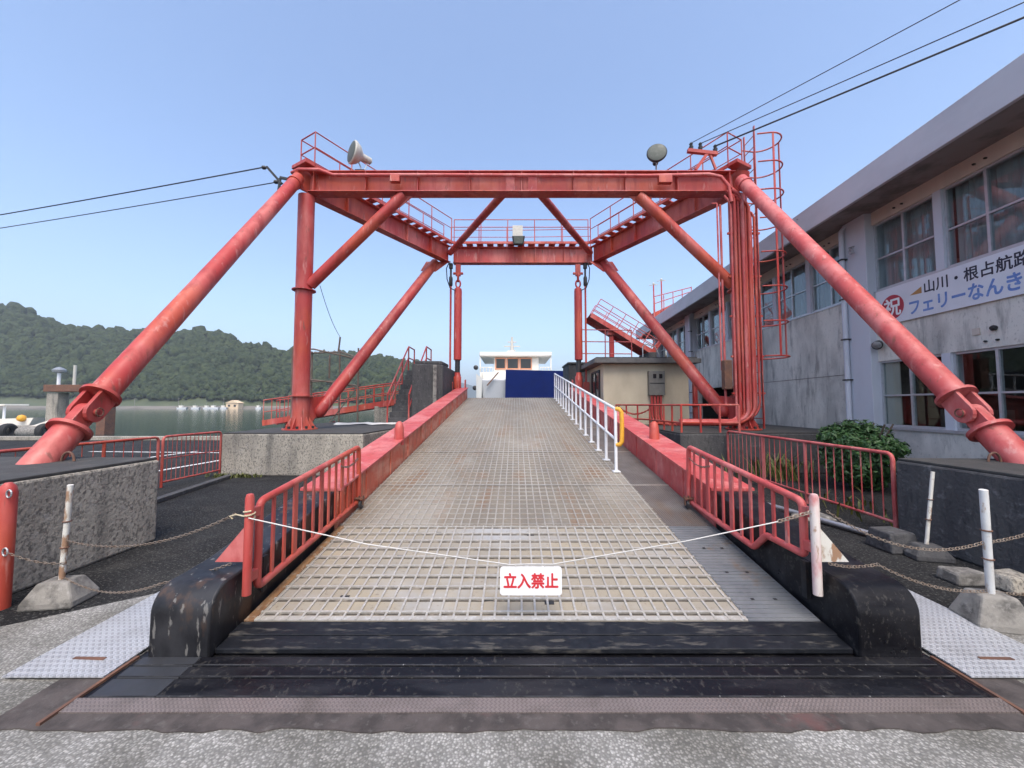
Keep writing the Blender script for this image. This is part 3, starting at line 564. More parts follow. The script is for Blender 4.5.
# walkway strip on the right: fine ribs
st = slab(2.79, 4.225, 1.503, 2.0, -.05, .002, 'walkway_plate', 'strip')
m = MB()
for k in range(30):
    y = 2.82 + k * .0475; p = RP(1.51, y, .005); q = RP(1.985, y, .005); m.beam(p, q, .016, .006, (0, -SL, 1))
tag(m.build('ribs', 'strip', st), kind='stuff')
st = slab(4.235, 15.25, 1.503, 2.0, -.05, .002, 'walkway_plate', 'strip_brown')
m = MB()
for k in range(20):
    u = 1.52 + k * .0245; m.beam(RP(u, 4.24, .005), RP(u, 15.24, .005), .009, .007)
tag(m.build('ribs', 'strip_brown', st), kind='stuff')
for u in (1.65, 1.82):
    for y in (3.0, 3.35, 3.75):
        slab(y, y + .02, u, u + .025, .009, .0105, 'bolt_head', 'dark', st)
# seams across the deck
for y in (5.45, 7.2, 9.4, 12.0):
    slab(y, y + .03, -2.0, 2.0, .0078, .0102, 'deck_seam', 'deckbar', deck)
# the sloping lip in front
for y0, z0, y1, z1 in ((2.67, .082, 2.788, .103), (2.555, .058, 2.664, .078)):
    mb = MB(); mb.hexa([(-1.88, y0, z0 - .03), (2.16, y0, z0 - .03), (2.15, y1, z1 - .04), (-1.87, y1, z1 - .04), (-1.88, y0, z0), (2.16, y0, z0), (2.15, y1, z1), (-1.87, y1, z1)])
    mb.build('lip_plate', 'lip', ramp, bevel=.004)
# side girders: painted beam behind, black rounded nose in front
for sgn in (-1, 1):
    u0, u1 = (-2.40, -2.0) if sgn < 0 else (2.0, 2.42)
    web = slab(4.235, 15.3, u0 + .012, u1 - .012, -.34, .375, 'girder', 'orange_red' if sgn < 0 else 'pink')
    slab(4.225, 15.32, u0 - .02, u1 + .02, .375, .40, 'girder_top_flange', 'pink', web)
    slab(4.225, 15.32, u0 - .03, u1 + .0, -.36, -.34, 'girder_bottom_flange', 'pink', web)
    ui = u1 - .012 if sgn < 0 else u0 + .012
    for k in range(11):
        y = 5.0 + k * .95
        slab(y, y + .015, ui - (.0 if sgn < 0 else .012), ui + (.012 if sgn < 0 else 0), .01, .373, 'stiffener', 'orange_red' if sgn < 0 else 'pink', web)
    # rounded nose
    prof = [(4.22, -.02), (4.22, .68), (3.6, .57), (3.0, .465), (2.72, .445)]
    for k in range(9):
        a = R(88 - 88 * k / 8); prof.append((2.67 - .16 * math.cos(a), .285 + .16 * math.sin(a)))
    prof += [(2.51, .02)]
    xi0, xi1 = (-2.265, -1.885) if sgn < 0 else (2.165, 2.555)
    mb = MB(); mb.prism([(xi0, y, z) for y, z in prof], (xi1 - xi0, 0, 0)); nose = mb.build('girder_nose', 'blackpaint' if sgn < 0 else 'rubber', ramp, smooth=35, bevel=.012)
    xa = -1.884 if sgn < 0 else 2.145
    mb = MB(); mb.box((xa - .012, 2.9 if sgn > 0 else 3.0, .2), (xa + .018, 2.95 if sgn > 0 else 3.05, .46)); mb.build('rib_plate', 'blackpaint', nose)
    # upright guide lug
    ul = -2.06 if sgn < 0 else 2.2
    mb = MB(); p = RP(ul, 6.55, .30)
    mb.lathe(p, (0, 0, 1), [(0, .085), (.28, .075), (.36, .055), (.39, .02)], 12); mb.build('guide_lug', 'red', ramp, smooth=50)
    mb = MB(); p = RP(ul - .15 * -sgn * -1 if False else ul, 8.8, .40)
    mb.lathe(RP(u0 - .1 if sgn < 0 else u1 + .1, 9.3, .1), (0, 0, 1), [(0, .18), (.12, .18), (.16, .12)], 14); mb.build('mooring_pad', 'red', ramp, smooth=40)
    # lug plates for the cylinders at the outer end
    for du in (-.14, .11):
        uu = (u0 + u1) / 2 + du
        mb = MB(); mb.prism([RP(uu, 14.95, .4), RP(uu, 15.3, .4), RP(uu, 15.25, .72), RP(uu, 15.02, .72)], (.03, 0, 0)); mb.build('cylinder_lug', 'red', ramp)

# ------------------------------------------------------------------ swing gates beside the flap
def gate(X, sgn, label):
    t = thing('swing_gate', (X, 2.8, .3), label, 'gate', 'red swing gates beside the ramp')
    z1, y1 = .97, 2.77
    mb = MB(); mb.lathe((X - sgn * 0.0, y1, .29), (0, 0, 1), [(0, .029), (.66, .029), (.685, .022), (.69, .01)], 14); mb.build('hinge_post', 'red' if sgn < 0 else 'pinkish_post', t, smooth=40)
    mb = MB(); o = sgn * .035
    mb.prism([(X + o, y1 + .03, .50), (X + sgn * .25, y1 + .03, .50), (X + o, y1 + .03, .76)], (0, .012, 0)); mb.build('gusset_plate', 'pink' if sgn < 0 else 'white_rust', t)
    xi = X - sgn * .0
    r = .027
    A = Vector((xi, 2.88, .29)); B = Vector((xi, 2.88, .90)); C = Vector((xi, 4.70, 1.10)); D = Vector((xi, 4.74, .46))
    def corner(p, a, b, rad=.06, n=5):
        u = (a - p).normalized() * rad; w = (b - p).normalized() * rad
        return [p + u * (1 - k / n) ** 2 + w * (k / n) ** 2 for k in range(n + 1)]
    if sgn < 0:
        loop = corner(A, D, B) + corner(B, A, C) + corner(C, B, D) + corner(D, C, A)
    else:
        E1 = Vector((xi, 3.30, .52)); E2 = Vector((xi, 3.48, .36)); A = Vector((xi, 2.88, .52))
        loop = corner(A, E1, B, .04) + corner(B, A, C) + corner(C, B, D) + corner(D, C, E2) + corner(E2, D, E1, .03) + corner(E1, E2, A, .03)
    mb = MB(); mb.path(loop, r, 10, closed=True); mb.build('frame', 'red' if sgn < 0 else 'pink', t, smooth=50)
    N = 11
    for k in range(1, N + 1):
        f = k / (N + 1); y = 2.90 + (4.72 - 2.90) * f ** 1.0
        zt = .90 + (1.10 - .90) * f; zb = .30 + (.46 - .30) * f
        if sgn > 0:
            if y < 3.30: zb = .52
            elif y < 3.48: zb = .36 + (.52 - .36) * (3.48 - y) / .18
            else: zb = .36 + (.46 - .36) * (y - 3.48) / 1.26
        w = .030 if k % 3 == 0 else .016
        mb = MB(); mb.box((xi - .009, y - w, zb), (xi + .008, y + w, zt)); mb.build('baluster', 'red' if sgn < 0 else 'pink', t, bevel=.003)
    for z in (.40 if sgn < 0 else .6, .84):
        mb = MB(); mb.beam((xi, y1 + .012, z), (xi, 2.90, z), .04, .07); mb.build('hinge', 'red' if sgn < 0 else 'pink', t, bevel=.006)
    yb = 4.66; zf = zd(yb) + .01
    ci = xi - sgn * .055
    mb = MB(); mb.lathe((ci - .016, yb, zf + .05), (1, 0, 0), [(0, .03), (.004, .046), (.028, .046), (.032, .03)], 18); w = mb.build('caster_wheel', 'rubber_new', t, smooth=40)
    mb = MB(); mb.lathe((ci - .02, yb, zf + .05), (1, 0, 0), [(0, .012), (.04, .012)], 10); mb.build('hub', 'galv', w)
    mb = MB(); mb.beam((ci - .024, yb, zf + .045), (ci - .024, yb + .01, zf + .15), .006, .04, (0, 1, 0)); mb.beam((ci + .024, yb, zf + .045), (ci + .024, yb + .01, zf + .15), .006, .04, (0, 1, 0)); mb.box((min(ci, xi) - .03, yb - .03, zf + .115), (max(ci, xi) + .03, yb + .04, zf + .125)); mb.build('caster_fork', 'rust', t)
    # latch chain at the far end
    mb = chain_mesh(sag((xi - sgn * .01, 4.2, .95), (xi - sgn * .0, 4.75, 1.0), .06), .035, .004); mb.build('latch_chain', 'chain', t)
    return t
gate(-1.835, -1, 'coral red swing gate standing along the left side of the ramp foot')
gate(2.115, 1, 'faded pink swing gate with notched lower rail on the right')

# ------------------------------------------------------------------ white handrail on the deck
t = thing('deck_handrail', (1.65, 10, .9), 'white pipe handrail with yellow end pad along the ramp deck', 'handrail')
def HR(y, dz): return Vector((1.60 + .004 * (y - 6), y, zd(y) + dz))
mb = MB(); mb.path([HR(6.05, .97), HR(10, .97), HR(14.9, .97)], .025, 10); mb.build('top_rail', 'white', t, smooth=50)
mb = MB(); mb.path([HR(6.05, .50), HR(10, .50), HR(14.9, .50)], .021, 10); mb.build('mid_rail', 'white', t, smooth=50)
for k in range(15):
    y = 6.05 + k * .632
    mb = MB(); mb.tube(HR(y, .0), HR(y, .97), .025, 10); po = mb.build('post', 'white', t, smooth=50)
    p = HR(y, .012); mb = MB(); mb.box((p.x - .055, p.y - .055, p.z - .004), (p.x + .055, p.y + .055, p.z + .012)); mb.build('base_plate', 'white', po)
mb = MB(); p = HR(6.05, .97)
mb.path([p + Vector((0, 0, .0)), p + Vector((.05, -.02, .0)), p + Vector((.085, -.03, -.05)), p + Vector((.09, -.03, -.3)), p + Vector((.085, -.03, -.50)), p + Vector((.06, -.02, -.545)), p + Vector((0, 0, -.55))], .034, 10); mb.build('end_pad', 'yellow', t, smooth=60)

# ------------------------------------------------------------------ hoist gantry
gantry = thing('hoist_gantry', (.23, 11, .95), 'tall red steel tube gantry spanning the ramp with walkways', 'gantry')
FY, RY = 10.2, 15.3
XL, XR = -5.52, 6.03
CL = Vector((-2.49, RY, 0)); CR = Vector((3.21, RY, 0)); FL = Vector((XL, FY, 0)); FR = Vector((XR, FY, 0))
for X in (XL, XR):
    mb = MB(); mb.tube((X, FY, .98), (X, FY, 7.2), .205, 28, cap=False); c = mb.build('column', 'red', gantry, smooth=50)
    mb = MB(); mb.lathe((X, FY, .965), (0, 0, 1), [(0, .42), (.03, .42), (.031, .2)], 28); mb.build('base_flange', 'red', c)
    for k in range(10):
        a = 2 * math.pi * (k + .5) / 10
        mb = MB(); d = Vector((math.cos(a), math.sin(a), 0)); p = Vector((X, FY, 0)) + d * .2
        mb.prism([p + Vector((0, 0, .995)), p + d * .18 + Vector((0, 0, .995)), p + Vector((0, 0, 1.3))], d.cross(Vector((0, 0, 1))) * .014); mb.build('base_gusset', 'red', c)
        q = Vector((X, FY, 0)) + Vector((math.cos(a + .3), math.sin(a + .3), 0)) * .34
        mb = MB(); mb.tube(q + Vector((0, 0, .99)), q + Vector((0, 0, 1.06)), .035, 6); mb.build('anchor_bolt', 'dark', c)
    for z in (1.82, 4.62):
        mb = MB(); mb.lathe((X, FY, z), (0, 0, 1), [(0, .20), (0, .29), (.025, .29), (.025, .2)], 28); mb.build('stiffener_ring', 'red', c)
def ibeam(p, q, z0, z1, fw, name, parent=gantry, m='red'):
    p = Vector(p); q = Vector(q); a = Vector((0, 0, (z0 + z1) / 2))
    mb = MB(); mb.beam(p + a, q + a, .03, z1 - z0 - .05); w = mb.build(name, m, parent)
    for z in (z0 + .0125, z1 - .0125):
        mb = MB(); b = Vector((0, 0, z)); mb.beam(p + b, q + b, fw, .025); mb.build('flange', m, w, bevel=.004)
    return w
fb = ibeam((XL + .1, FY, 0), (XR - .1, FY, 0), 7.25, 7.82, .36, 'front_beam')
for k in range(9):
    x = XL + .25 + k * (XR - XL - .5) / 8
    mb = MB(); mb.box((x - .008, FY - .17, 7.276), (x + .008, FY - .016, 7.794)); mb.build('web_stiffener', 'red', fb)
for x in (-.05, .55):
    mb = MB(); mb.box((x - .12, FY - .05, 7.28), (x + .12, FY - .017, 7.79)); mb.build('splice_plate', 'pink', fb)
# conduit along the front beam
mb = MB(); mb.path([(XL - .35, FY - .12, 7.78), (XL - .1, FY - .24, 7.80), (XL + .45, FY - .26, 7.78), (XL + .8, FY - .22, 7.66), (-2, FY - .22, 7.66), (3.6, FY - .22, 7.64), (5.2, FY - .22, 7.68), (5.5, FY - .24, 7.6), (5.68, FY - .26, 7.35), (5.74, FY - .28, 6.9)], .045, 10); mb.build('beam_conduit', 'pink', fb, smooth=50)
mb = MB(); mb.box((-3.2, FY - .3, 7.45), (-2.95, FY - .16, 7.62)); mb.build('junction_box', 'red', fb, bevel=.01)
mb = MB(); mb.box((3.85, FY - .3, 7.42), (4.2, FY - .16, 7.62)); mb.build('junction_box', 'red', fb, bevel=.01)
for A, B, nm in ((FL, CL, 'side_beam'), (FR, CR, 'side_beam'), (CL, CR, 'rear_beam')):
    d = (B - A).normalized()
    w = ibeam(A + d * .15, B - d * (.1 if nm == 'side_beam' else 0), 7.23, 7.88, .3, nm)
    L = (B - A).length
    side = d.cross(Vector((0, 0, 1)))
    for k in range(1, 5):
        p = A + d * L * k / 5
        mb = MB(); mb.beam(p + Vector((0, 0, 7.26)), p + Vector((0, 0, 7.85)), .016, .26, side); mb.build('web_stiffener', 'red', w)
# walkway planks and edge angles along sides and rear, with rails on both edges
cen = Vector((.36, 11.5, 0))
for A, B in ((FL, CL), (CL, CR), (CR, FR)):
    d = (B - A).normalized(); s_ = d.cross(Vector((0, 0, 1))); L = (B - A).length; rear = abs(d.y) < .1
    wk = MB()
    for e in (-.3, .3): wk.beam(A + s_ * e + Vector((0, 0, 7.97)), B + s_ * e + Vector((0, 0, 7.97)), .04, .09)
    w = wk.build('walkway_edge', 'red', gantry)
    n = int(L / .42)
    for k in range(n):
        p = A + d * (.2 + (L - .4) * (k + .5) / n); mb = MB(); mb.beam(p - d * .13 + Vector((0, 0, 7.95)), p + d * .13 + Vector((0, 0, 7.95)), .54, .02); mb.build('tread_plank', 'red', w)
    for e in (-.32, .32):
        trim = 0
        inner = (A + s_ * e - cen).length < (A - s_ * e - cen).length
        a0, a1 = (.0, .0) if not inner else ((.22, .22) if rear else ((0, .28) if A is FL else (.28, 0)))
        P0 = A + s_ * e + d * a0 + Vector((0, 0, 8.0)); P1 = B + s_ * e - d * a1 + Vector((0, 0, 8.0))
        mb = MB(); U = Vector((0, 0, 1))
        rt = .017
        mb.path([P0 + U * .88, lerp(P0, P1, .5) + U * .88, P1 + U * .88], rt, 8); rail = mb.build('top_rail', 'red', gantry, smooth=50)
        mb = MB(); mb.path([P0 + U * .46, lerp(P0, P1, .5) + U * .46, P1 + U * .5], rt * .8, 8); mb.build('mid_rail', 'red', gantry, smooth=50)
        npo = 6
        for k in range(npo):
            p = lerp(P0, P1, k / (npo - 1)); mb = MB(); mb.tube(p, p + U * .88, rt, 8); mb.build('rail_post', 'red', gantry, smooth=50)
# end rails and hoods at the front corners
for A, B in ((FL, CL), (FR, CR)):
    d = (B - A).normalized(); s_ = d.cross(Vector((0, 0, 1))); U = Vector((0, 0, 1))
    a = A + s_ * .32; b = A - s_ * .32
    for h in (.46, .88):
        mb = MB(); mb.path([a + U * (8 + h), b + U * (8 + h)], .017, 8); mb.build('end_rail', 'red', gantry, smooth=50)
    mb = MB(); mb.beam(a - d * .1 + U * 7.98, b - d * .1 + U * 7.98, .3, .1); mb.build('end_plate', 'red', gantry, bevel=.01)
    mb = MB(); mb.prism([A - d * .35 + U * 7.3, A - d * .35 + U * 7.72, A + d * .1 + U * 8.03, A + d * .35 + U * 7.9, A + d * .35 + U * 7.3], s_ * .03); mb.build('corner_gusset', 'red', gantry)
# front legs with pinned joints
for (T, Bt, lbl) in ((Vector((-5.62, 9.95, 7.55)), Vector((-5.17, 4.30, .95)), 'l'), (Vector((6.02, 9.95, 7.5)), Vector((5.63, 4.33, .94)), 'r')):
    d = (Bt - T).normalized(); L = (Bt - T).length; s_ = d.cross(Vector((0, 0, 1))).normalized(); nrm = s_.cross(d)
    tj = L - .74           # joint centre, measured from the top
    mm = 'red' if lbl == 'l' else 'pink'
    leg = MB().tube(T, T + d * (tj - .27), .148, 28).build('front_leg', mm, gantry, smooth=50)
    MB().tube(T + d * (tj + .27), Bt + d * .12, .148, 28).build('leg_foot', mm, leg, smooth=50)
    for tt in (tj - .29, tj + .25):
        mb = MB(); mb.lathe(T + d * tt, d, [(0, .146), (0, .205), (.04, .205), (.04, .146)], 28); mb.build('joint_flange', mm, leg, smooth=30)
    mb = MB(); mb.lathe(T + d * .28, d, [(0, .146), (0, .172), (.06, .172), (.06, .146)], 28); mb.build('weld_collar', mm, leg, smooth=30)
    def lug(c0, dirn, off, th_, rr, ln):
        pts = []
        base = T + d * c0 + s_ * off
        for k in range(9):
            a = math.pi * k / 8; pts.append(base + dirn * (ln + math.sin(a) * rr) + nrm * math.cos(a) * rr)
        pts = [base + nrm * rr] + pts + [base - nrm * rr]
        return MB().prism(pts, s_ * th_)
    lug(tj - .25, d, -.115, .045, .125, .25).build('pin_plate', mm, leg, bevel=.006)
    lug(tj - .25, d, .07, .045, .125, .25).build('pin_plate', mm, leg, bevel=.006)
    lug(tj + .25, -d, -.055, .11, .11, .25).build('eye_plate', mm, leg, bevel=.006)
    mb = MB(); c0 = T + d * tj; mb.lathe(c0 - s_ * .145, s_, [(0, .025), (.01, .04), (.28, .04), (.29, .025)], 16); mb.build('joint_pin', mm, leg, smooth=40)
    for off in (-.155, .15):
        mb = MB(); mb.path([c0 + s_ * off + nrm * .05 * math.cos(k * .6) + d * .05 * math.sin(k * .6) for k in range(11)], .008, 6); mb.build('locking_ring', 'rust', leg)
    mb = MB(); e = Bt + Vector((.26 if lbl == 'l' else -.26, .05, .03)); mb.path([e + Vector((math.cos(a) * .07, 0, math.sin(a) * .10)) for a in [math.pi * k / 10 for k in range(11)]], .012, 8); mb.build('lifting_eye', 'rust', leg, smooth=50)
# knee braces in the front plane
for a, b in (((-2.92, FY, 7.24), (-5.36, FY, 4.78)), ((3.4, FY, 7.22), (5.86, FY, 4.78))):
    mb = MB(); mb.tube(a, b, .145, 20); br = mb.build('knee_brace', 'red', gantry, smooth=50)
    sx = -1 if a[0] < 0 else 1
    mb = MB(); mb.prism([(b[0] + sx * -.02, FY - .01, 4.85), (b[0] + sx * -.06 , FY - .01, 5.05), (b[0] + sx * .2, FY - .01, 5.1), (b[0] + sx * .2, FY - .01, 4.3)], (0, .03, 0)); mb.build('gusset_plate', 'red', br)
    mb = MB(); mb.prism([(a[0] - sx * .25, FY - .01, 7.2), (a[0] + sx * .35, FY - .01, 7.2), (a[0] + sx * .35, FY - .01, 6.85), (a[0] + sx * .1, FY - .01, 6.9)], (0, .03, 0)); mb.build('gusset_plate', 'red', br)
# rear legs from the column feet up to the rear corners
for X, b, sx in ((XL, Vector((-3.02, 15.05, 7.18)), 1), (XR, Vector((3.60, 15.05, 7.18)), -1)):
    a = Vector((X + sx * .28, FY + .42, 1.42)); d = (b - a).normalized()
    mb = MB(); mb.lathe(a, d, [(-.16, .03), (-.13, .1), (-.06, .155), (.02, .172), ((b - a).length, .172)], 24); rl = mb.build('rear_leg', 'red', gantry, smooth=50)
    mb = MB(); mb.prism([Vector((X + sx * .15, FY + .1, 1.0)), Vector((X + sx * .15, FY + .1, 1.8)), a + d * .6, a - d * .05], Vector((.02, -.02, 0))); mb.build('gusset_plate', 'red', rl)
    mb = MB(); mb.prism([b - d * .75 + Vector((-sx * .25, 0, .1)), b + Vector((-sx * .35, 0, .05)), b + Vector((sx * .55, 0, .05)), b - d * .45 + Vector((sx * .2, 0, -.1))], (0, .03, 0)); mb.build('gusset_plate', 'red', rl)
# horizontal plan braces
for a, b in (((-2.45, 15.15, 7.62), (.02, FY + .1, 7.62)), ((3.1, 15.15, 7.62), (.52, FY + .1, 7.62))):
    mb = MB(); mb.tube(a, b, .115, 18); mb.build('plan_brace', 'red', gantry, smooth=50)
# ladder and safety cage on the building-side column
lad = MB()
for y in (9.98, 10.42): lad.beam((6.42, y, 1.0), (6.42, y, 9.0), .06, .02, (1, 0, 0))
lad = lad.build('ladder', 'red', gantry)
for k in range(26):
    mb = MB(); z = 1.25 + k * .3; mb.tube((6.42, 9.98, z), (6.42, 10.42, z), .012, 6); mb.build('rung', 'red', lad)
hoop = []
for k in range(15):
    a = R(-105 + 210 * k / 14); hoop.append((6.80 + .42 * math.cos(a), 10.2 + .40 * math.sin(a)))
hoop = [(6.43, 9.86)] + hoop + [(6.43, 10.54)]
for z in (2.85, 3.75, 4.65, 5.55, 6.45, 7.2, 7.95, 8.7):
    mb = MB(); mb.path([(x, y, z) for x, y in hoop], .02, 8); mb.build('cage_hoop', 'red', lad, smooth=60)
for k, (x, y) in enumerate((hoop[2], hoop[8], hoop[14])):
    mb = MB(); mb.beam((x, y, 2.85), (x, y, 8.7), .05, .014, (x - 6.8, y - 10.2, 0)); mb.build('cage_strap', 'red', lad)
# conduits running down the same column and bending away at its foot
for i in range(8):
    x = 5.74 + i * .083; r = (.03, .04, .028, .045, .034, .045, .04, .03)[i]; yy = FY - .22 - (.05 if 1 < i < 6 else 0) - (.03 if i % 2 else 0)
    zt = 7.1 - .12 * abs(i - 2); R0 = .18 + i * .085
    pts = [(x - .15 - .03 * i, yy + .02, zt + .25), (x - .06, yy, zt + .12), (x, yy, zt), (x, yy, 4), (x, yy, 1.25 + R0 * .55)]
    for k in range(1, 7):
        a = R(90 * k / 6); pts.append((x - R0 * (1 - math.cos(a)), yy - .0, 1.25 + R0 * .55 - R0 * math.sin(a) * .75))
    pts.append((4.3, yy + .1, pts[-1][2]))
    mb = MB(); mb.path(pts, r, 10); mb.build('conduit', 'red' if i % 3 else 'pink', gantry, smooth=50)
for z in (1.9, 2.85, 3.9, 4.95, 6.1):
    mb = MB(); mb.beam((5.66, FY - .18, z), (6.5, FY - .18, z), .05, .05); mb.build('pipe_clamp', 'red', gantry)
mb = MB(); mb.tube((5.45, FY - .1, 6.95), (5.45, FY - .1, 2.5), .022, 8); mb.tube((5.56, FY - .05, 6.95), (5.56, FY - .05, 1.6), .03, 8); mb.tube((5.3, FY - .1, 6.95), (5.45, FY - .1, 6.95), .02, 8); mb.build('drain_pipe', 'pink', gantry)
mb = MB(); mb.box((5.42, FY - .3, 2.0), (5.62, FY - .12, 2.75)); mb.build('valve_box', 'rust', gantry, bevel=.02)

# ------------------------------------------------------------------ hydraulic cylinders that lift the ramp
for X, lb_, sx in ((-2.14, 'red hydraulic cylinder hanging at the left outer corner of the ramp', -1), (2.62, 'red hydraulic cylinder hanging at the right outer corner of the ramp', 1)):
    Y = 15.25
    t = thing('hydraulic_cylinder', (X, Y, 2.2), lb_, 'hydraulic cylinder', 'cylinders lifting the ramp end')
    mb = MB(); mb.lathe((X, Y, 3.35), (0, 0, 1), [(0, .12), (.03, .155), (2.75, .155), (2.85, .14), (2.9, .06)], 20); mb.build('barrel', 'red', t, smooth=40)
    mb = MB(); mb.tube((X, Y, 2.86), (X, Y, 3.36), .10, 16); mb.build('piston_rod', 'dark', t, smooth=40)
    mb = MB(); mb.lathe((X, Y, 2.2), (0, 0, 1), [(0, .1), (.05, .15), (.5, .15), (.55, .11), (.67, .11)], 16); mb.build('rod_clevis', 'red', t, smooth=40)
    mb = MB(); mb.path([(X + .09 * math.cos(k * math.pi / 8), Y, 6.4 + .15 * math.sin(k * math.pi / 8)) for k in range(16)], .035, 8, closed=True); mb.build('lower_shackle', 'red', t, smooth=60)
    mb = MB(); mb.path([(X, Y + .09 * math.cos(k * math.pi / 8), 6.66 + .17 * math.sin(k * math.pi / 8)) for k in range(16)], .035, 8, closed=True); mb.build('upper_shackle', 'red', t, smooth=60)
    mb = MB(); mb.box((X - .1, Y - .06, 6.72), (X + .1, Y + .06, 7.21)); mb.tube((X - .2, Y, 6.82), (X + .2, Y, 6.82), .05, 10); mb.build('hanger_bracket', 'red', t, bevel=.01)
    mb = MB(); mb.path([(X + sx * .1, Y - .12, 6.1), (X + sx * .3, Y - .14, 6.2), (X + sx * .42, Y - .12, 6.55), (X + sx * .45, Y - .1, 7.0), (X + sx * .35, Y - .1, 7.22)], .02, 8); mb.build('hose', 'cable', t, smooth=60)
    t2 = thing('safety_rod', (X + sx * .29, Y, 2.2), 'thin dark hanger rod just outside the ' + ('left' if sx < 0 else 'right') + ' lifting cylinder', 'hanger rod', 'hanger rods beside the cylinders')
    xr = X + sx * .29
    mb = MB(); mb.tube((xr, Y, 2.2), (xr, Y, 6.35), .04, 10); mb.build('rod', 'red', t2, smooth=50)
    mb = MB(); mb.lathe((xr, Y, 6.3), (0, 0, 1), [(0, .04), (.05, .075), (.35, .075), (.42, .04), (.7, .04), (.72, .08), (.92, .08)], 12); mb.build('turnbuckle', 'dark', t2, smooth=40)
    mb = MB(); mb.box((xr - .12, Y - .06, 2.05), (xr + .12, Y + .06, 2.5)); mb.build('lower_clevis', 'red', t2, bevel=.02)

# ------------------------------------------------------------------ floodlights and cables
def flood(c, face, label, back='lampbody', s=1.0, col2='lampglass'):
    c = Vector(c); f = Vector(face).normalized(); t = thing('floodlight', c - Vector((0, 0, .45)), label, 'floodlight')
    mb = MB(); mb.lathe(c, -f, [(-.02 * s, .24 * s), (0, .26 * s), (.03 * s, .26 * s), (.13 * s, .2 * s), (.22 * s, .09 * s), (.24 * s, .085 * s), (.42 * s, .075 * s), (.45 * s, .03 * s)], 24); mb.build('reflector_housing', back, t, smooth=40)
    mb = MB(); mb.lathe(c + f * .022 * s, f, [(0, .235 * s), (.012 * s, .2 * s), (.02 * s, .05 * s)], 24); mb.build('lens', col2, t, smooth=60)
    b = c - f * .2 * s + Vector((0, 0, -.45))
    mb = MB(); mb.path([c - f * .12 * s + Vector((0, 0, -.15)), c - f * .2 * s + Vector((0, 0, -.3)), b], .018, 8); mb.path([c - f * .36 * s + Vector((0, 0, -.05)), c - f * .3 * s + Vector((0, 0, -.28)), b], .014, 8); mb.build('yoke', 'galv', t)
    mb = MB(); mb.box((b.x - .13, b.y - .1, 7.93), (b.x + .13, b.y + .1, b.z + .04)); mb.build('mount', 'dark', t, bevel=.01)
flood((-4.3, 10.15, 8.40), (-.72, -.68, .08), 'beige floodlight tilted left on the gantry front beam', s=1.2)
flood((3.92, 10.2, 8.42), (-.25, -.95, .1), 'round grey floodlight facing forward on the gantry front beam', 'dark', 1.02)
t = thing('floodlight', (.24, 14.95, 8.0), 'small boxy floodlight with beige panel on the gantry rear beam', 'floodlight')
mb = MB(); mb.box((.02, 14.9, 8.12), (.42, 14.96, 8.62)); mb.build('control_panel', 'lampbody', t, bevel=.01)
mb = MB(); mb.hexa([(.06, 14.72, 7.78), (.44, 14.72, 7.78), (.44, 14.9, 7.8), (.06, 14.9, 7.8), (0, 14.66, 8.1), (.5, 14.66, 8.1), (.5, 14.92, 8.12), (0, 14.92, 8.12)]); mb.build('lamp_housing', 'dark', t, bevel=.02)
mb = MB(); mb.hexa([(.1, 14.70, 7.82), (.4, 14.70, 7.82), (.4, 14.712, 7.82), (.1, 14.712, 7.82), (.06, 14.655, 8.07), (.44, 14.655, 8.07), (.44, 14.668, 8.07), (.06, 14.668, 8.07)]); mb.build('lens', 'lampglass', t)
# cable brackets
t = thing('cable_bracket', (-6.1, FY, 7.6), 'dark steel bracket with insulators at the gantry left corner', 'bracket')
mb = MB(); mb.beam((-5.75, FY, 7.62), (-6.25, FY, 7.72), .06, .06); mb.beam((-6.2, FY, 7.55), (-6.62, FY, 8.02), .06, .06); mb.beam((-6.25, FY, 7.7), (-6.28, FY, 7.35), .05, .05); mb.build('arm', 'dark', t)
for p in ((-6.64, FY, 8.0), (-6.3, FY, 7.6)):
    mb = MB(); mb.lathe(p, (-1, 0, 0), [(0, .03), (.03, .05), (.09, .05), (.12, .02)], 10); mb.build('insulator', 'dark', t, smooth=40)
t = thing('cable_bracket', (5.4, FY, 7.95), 'red cable bracket with insulators on top of the gantry right end', 'bracket')
mb = MB(); mb.beam((4.95, FY, 7.93), (5.3, FY, 8.42), .08, .08); mb.beam((4.75, FY, 8.47), (5.55, FY, 8.38), .1, .09); mb.beam((5.35, FY, 8.38), (5.5, FY, 7.95), .05, .05); mb.build('arm', 'red', t)
for p in ((4.85, FY, 8.5), (5.1, FY, 8.5), (5.5, FY, 8.44)):
    mb = MB(); mb.lathe(p, (0, 0, 1), [(0, .05), (.08, .06), (.1, .03), (.16, .05), (.2, .02)], 10); mb.build('insulator', 'dark', t, smooth=40)
def cable(a, b, d, r, label, grp):
    mb = MB(); mb.path(sag(a, b, d, 24), r, 6); tag(mb.build('power_cable', 'cable', smooth=60), label, 'cable', grp)
cable((-6.75, FY, 8.0), (-40, 19.5, 9.15), .15, .018, 'upper of the two thin cables running left from the gantry', 'cables on the water side')
cable((-6.42, FY, 7.58), (-40, 19.5, 8.65), .15, .014, 'lower of the two thin cables running left from the gantry', 'cables on the water side')
for p, e, r, lb_ in (((4.88, FY, 8.7), (7.6, 6.38, 8.6), .010, 'topmost thin cable running up right from the gantry'), ((5.12, FY, 8.68), (8.77, 6.38, 8.6), .012, 'middle thin cable running up right from the gantry'), ((5.5, FY, 8.6), (9.16, 6.6, 8.6), .022, 'thick lowest cable running up right from the gantry')):
    p = Vector(p); e = Vector(e); cable(p, p + (e - p) * 4.5, .12, r, lb_, 'cables on the building side')

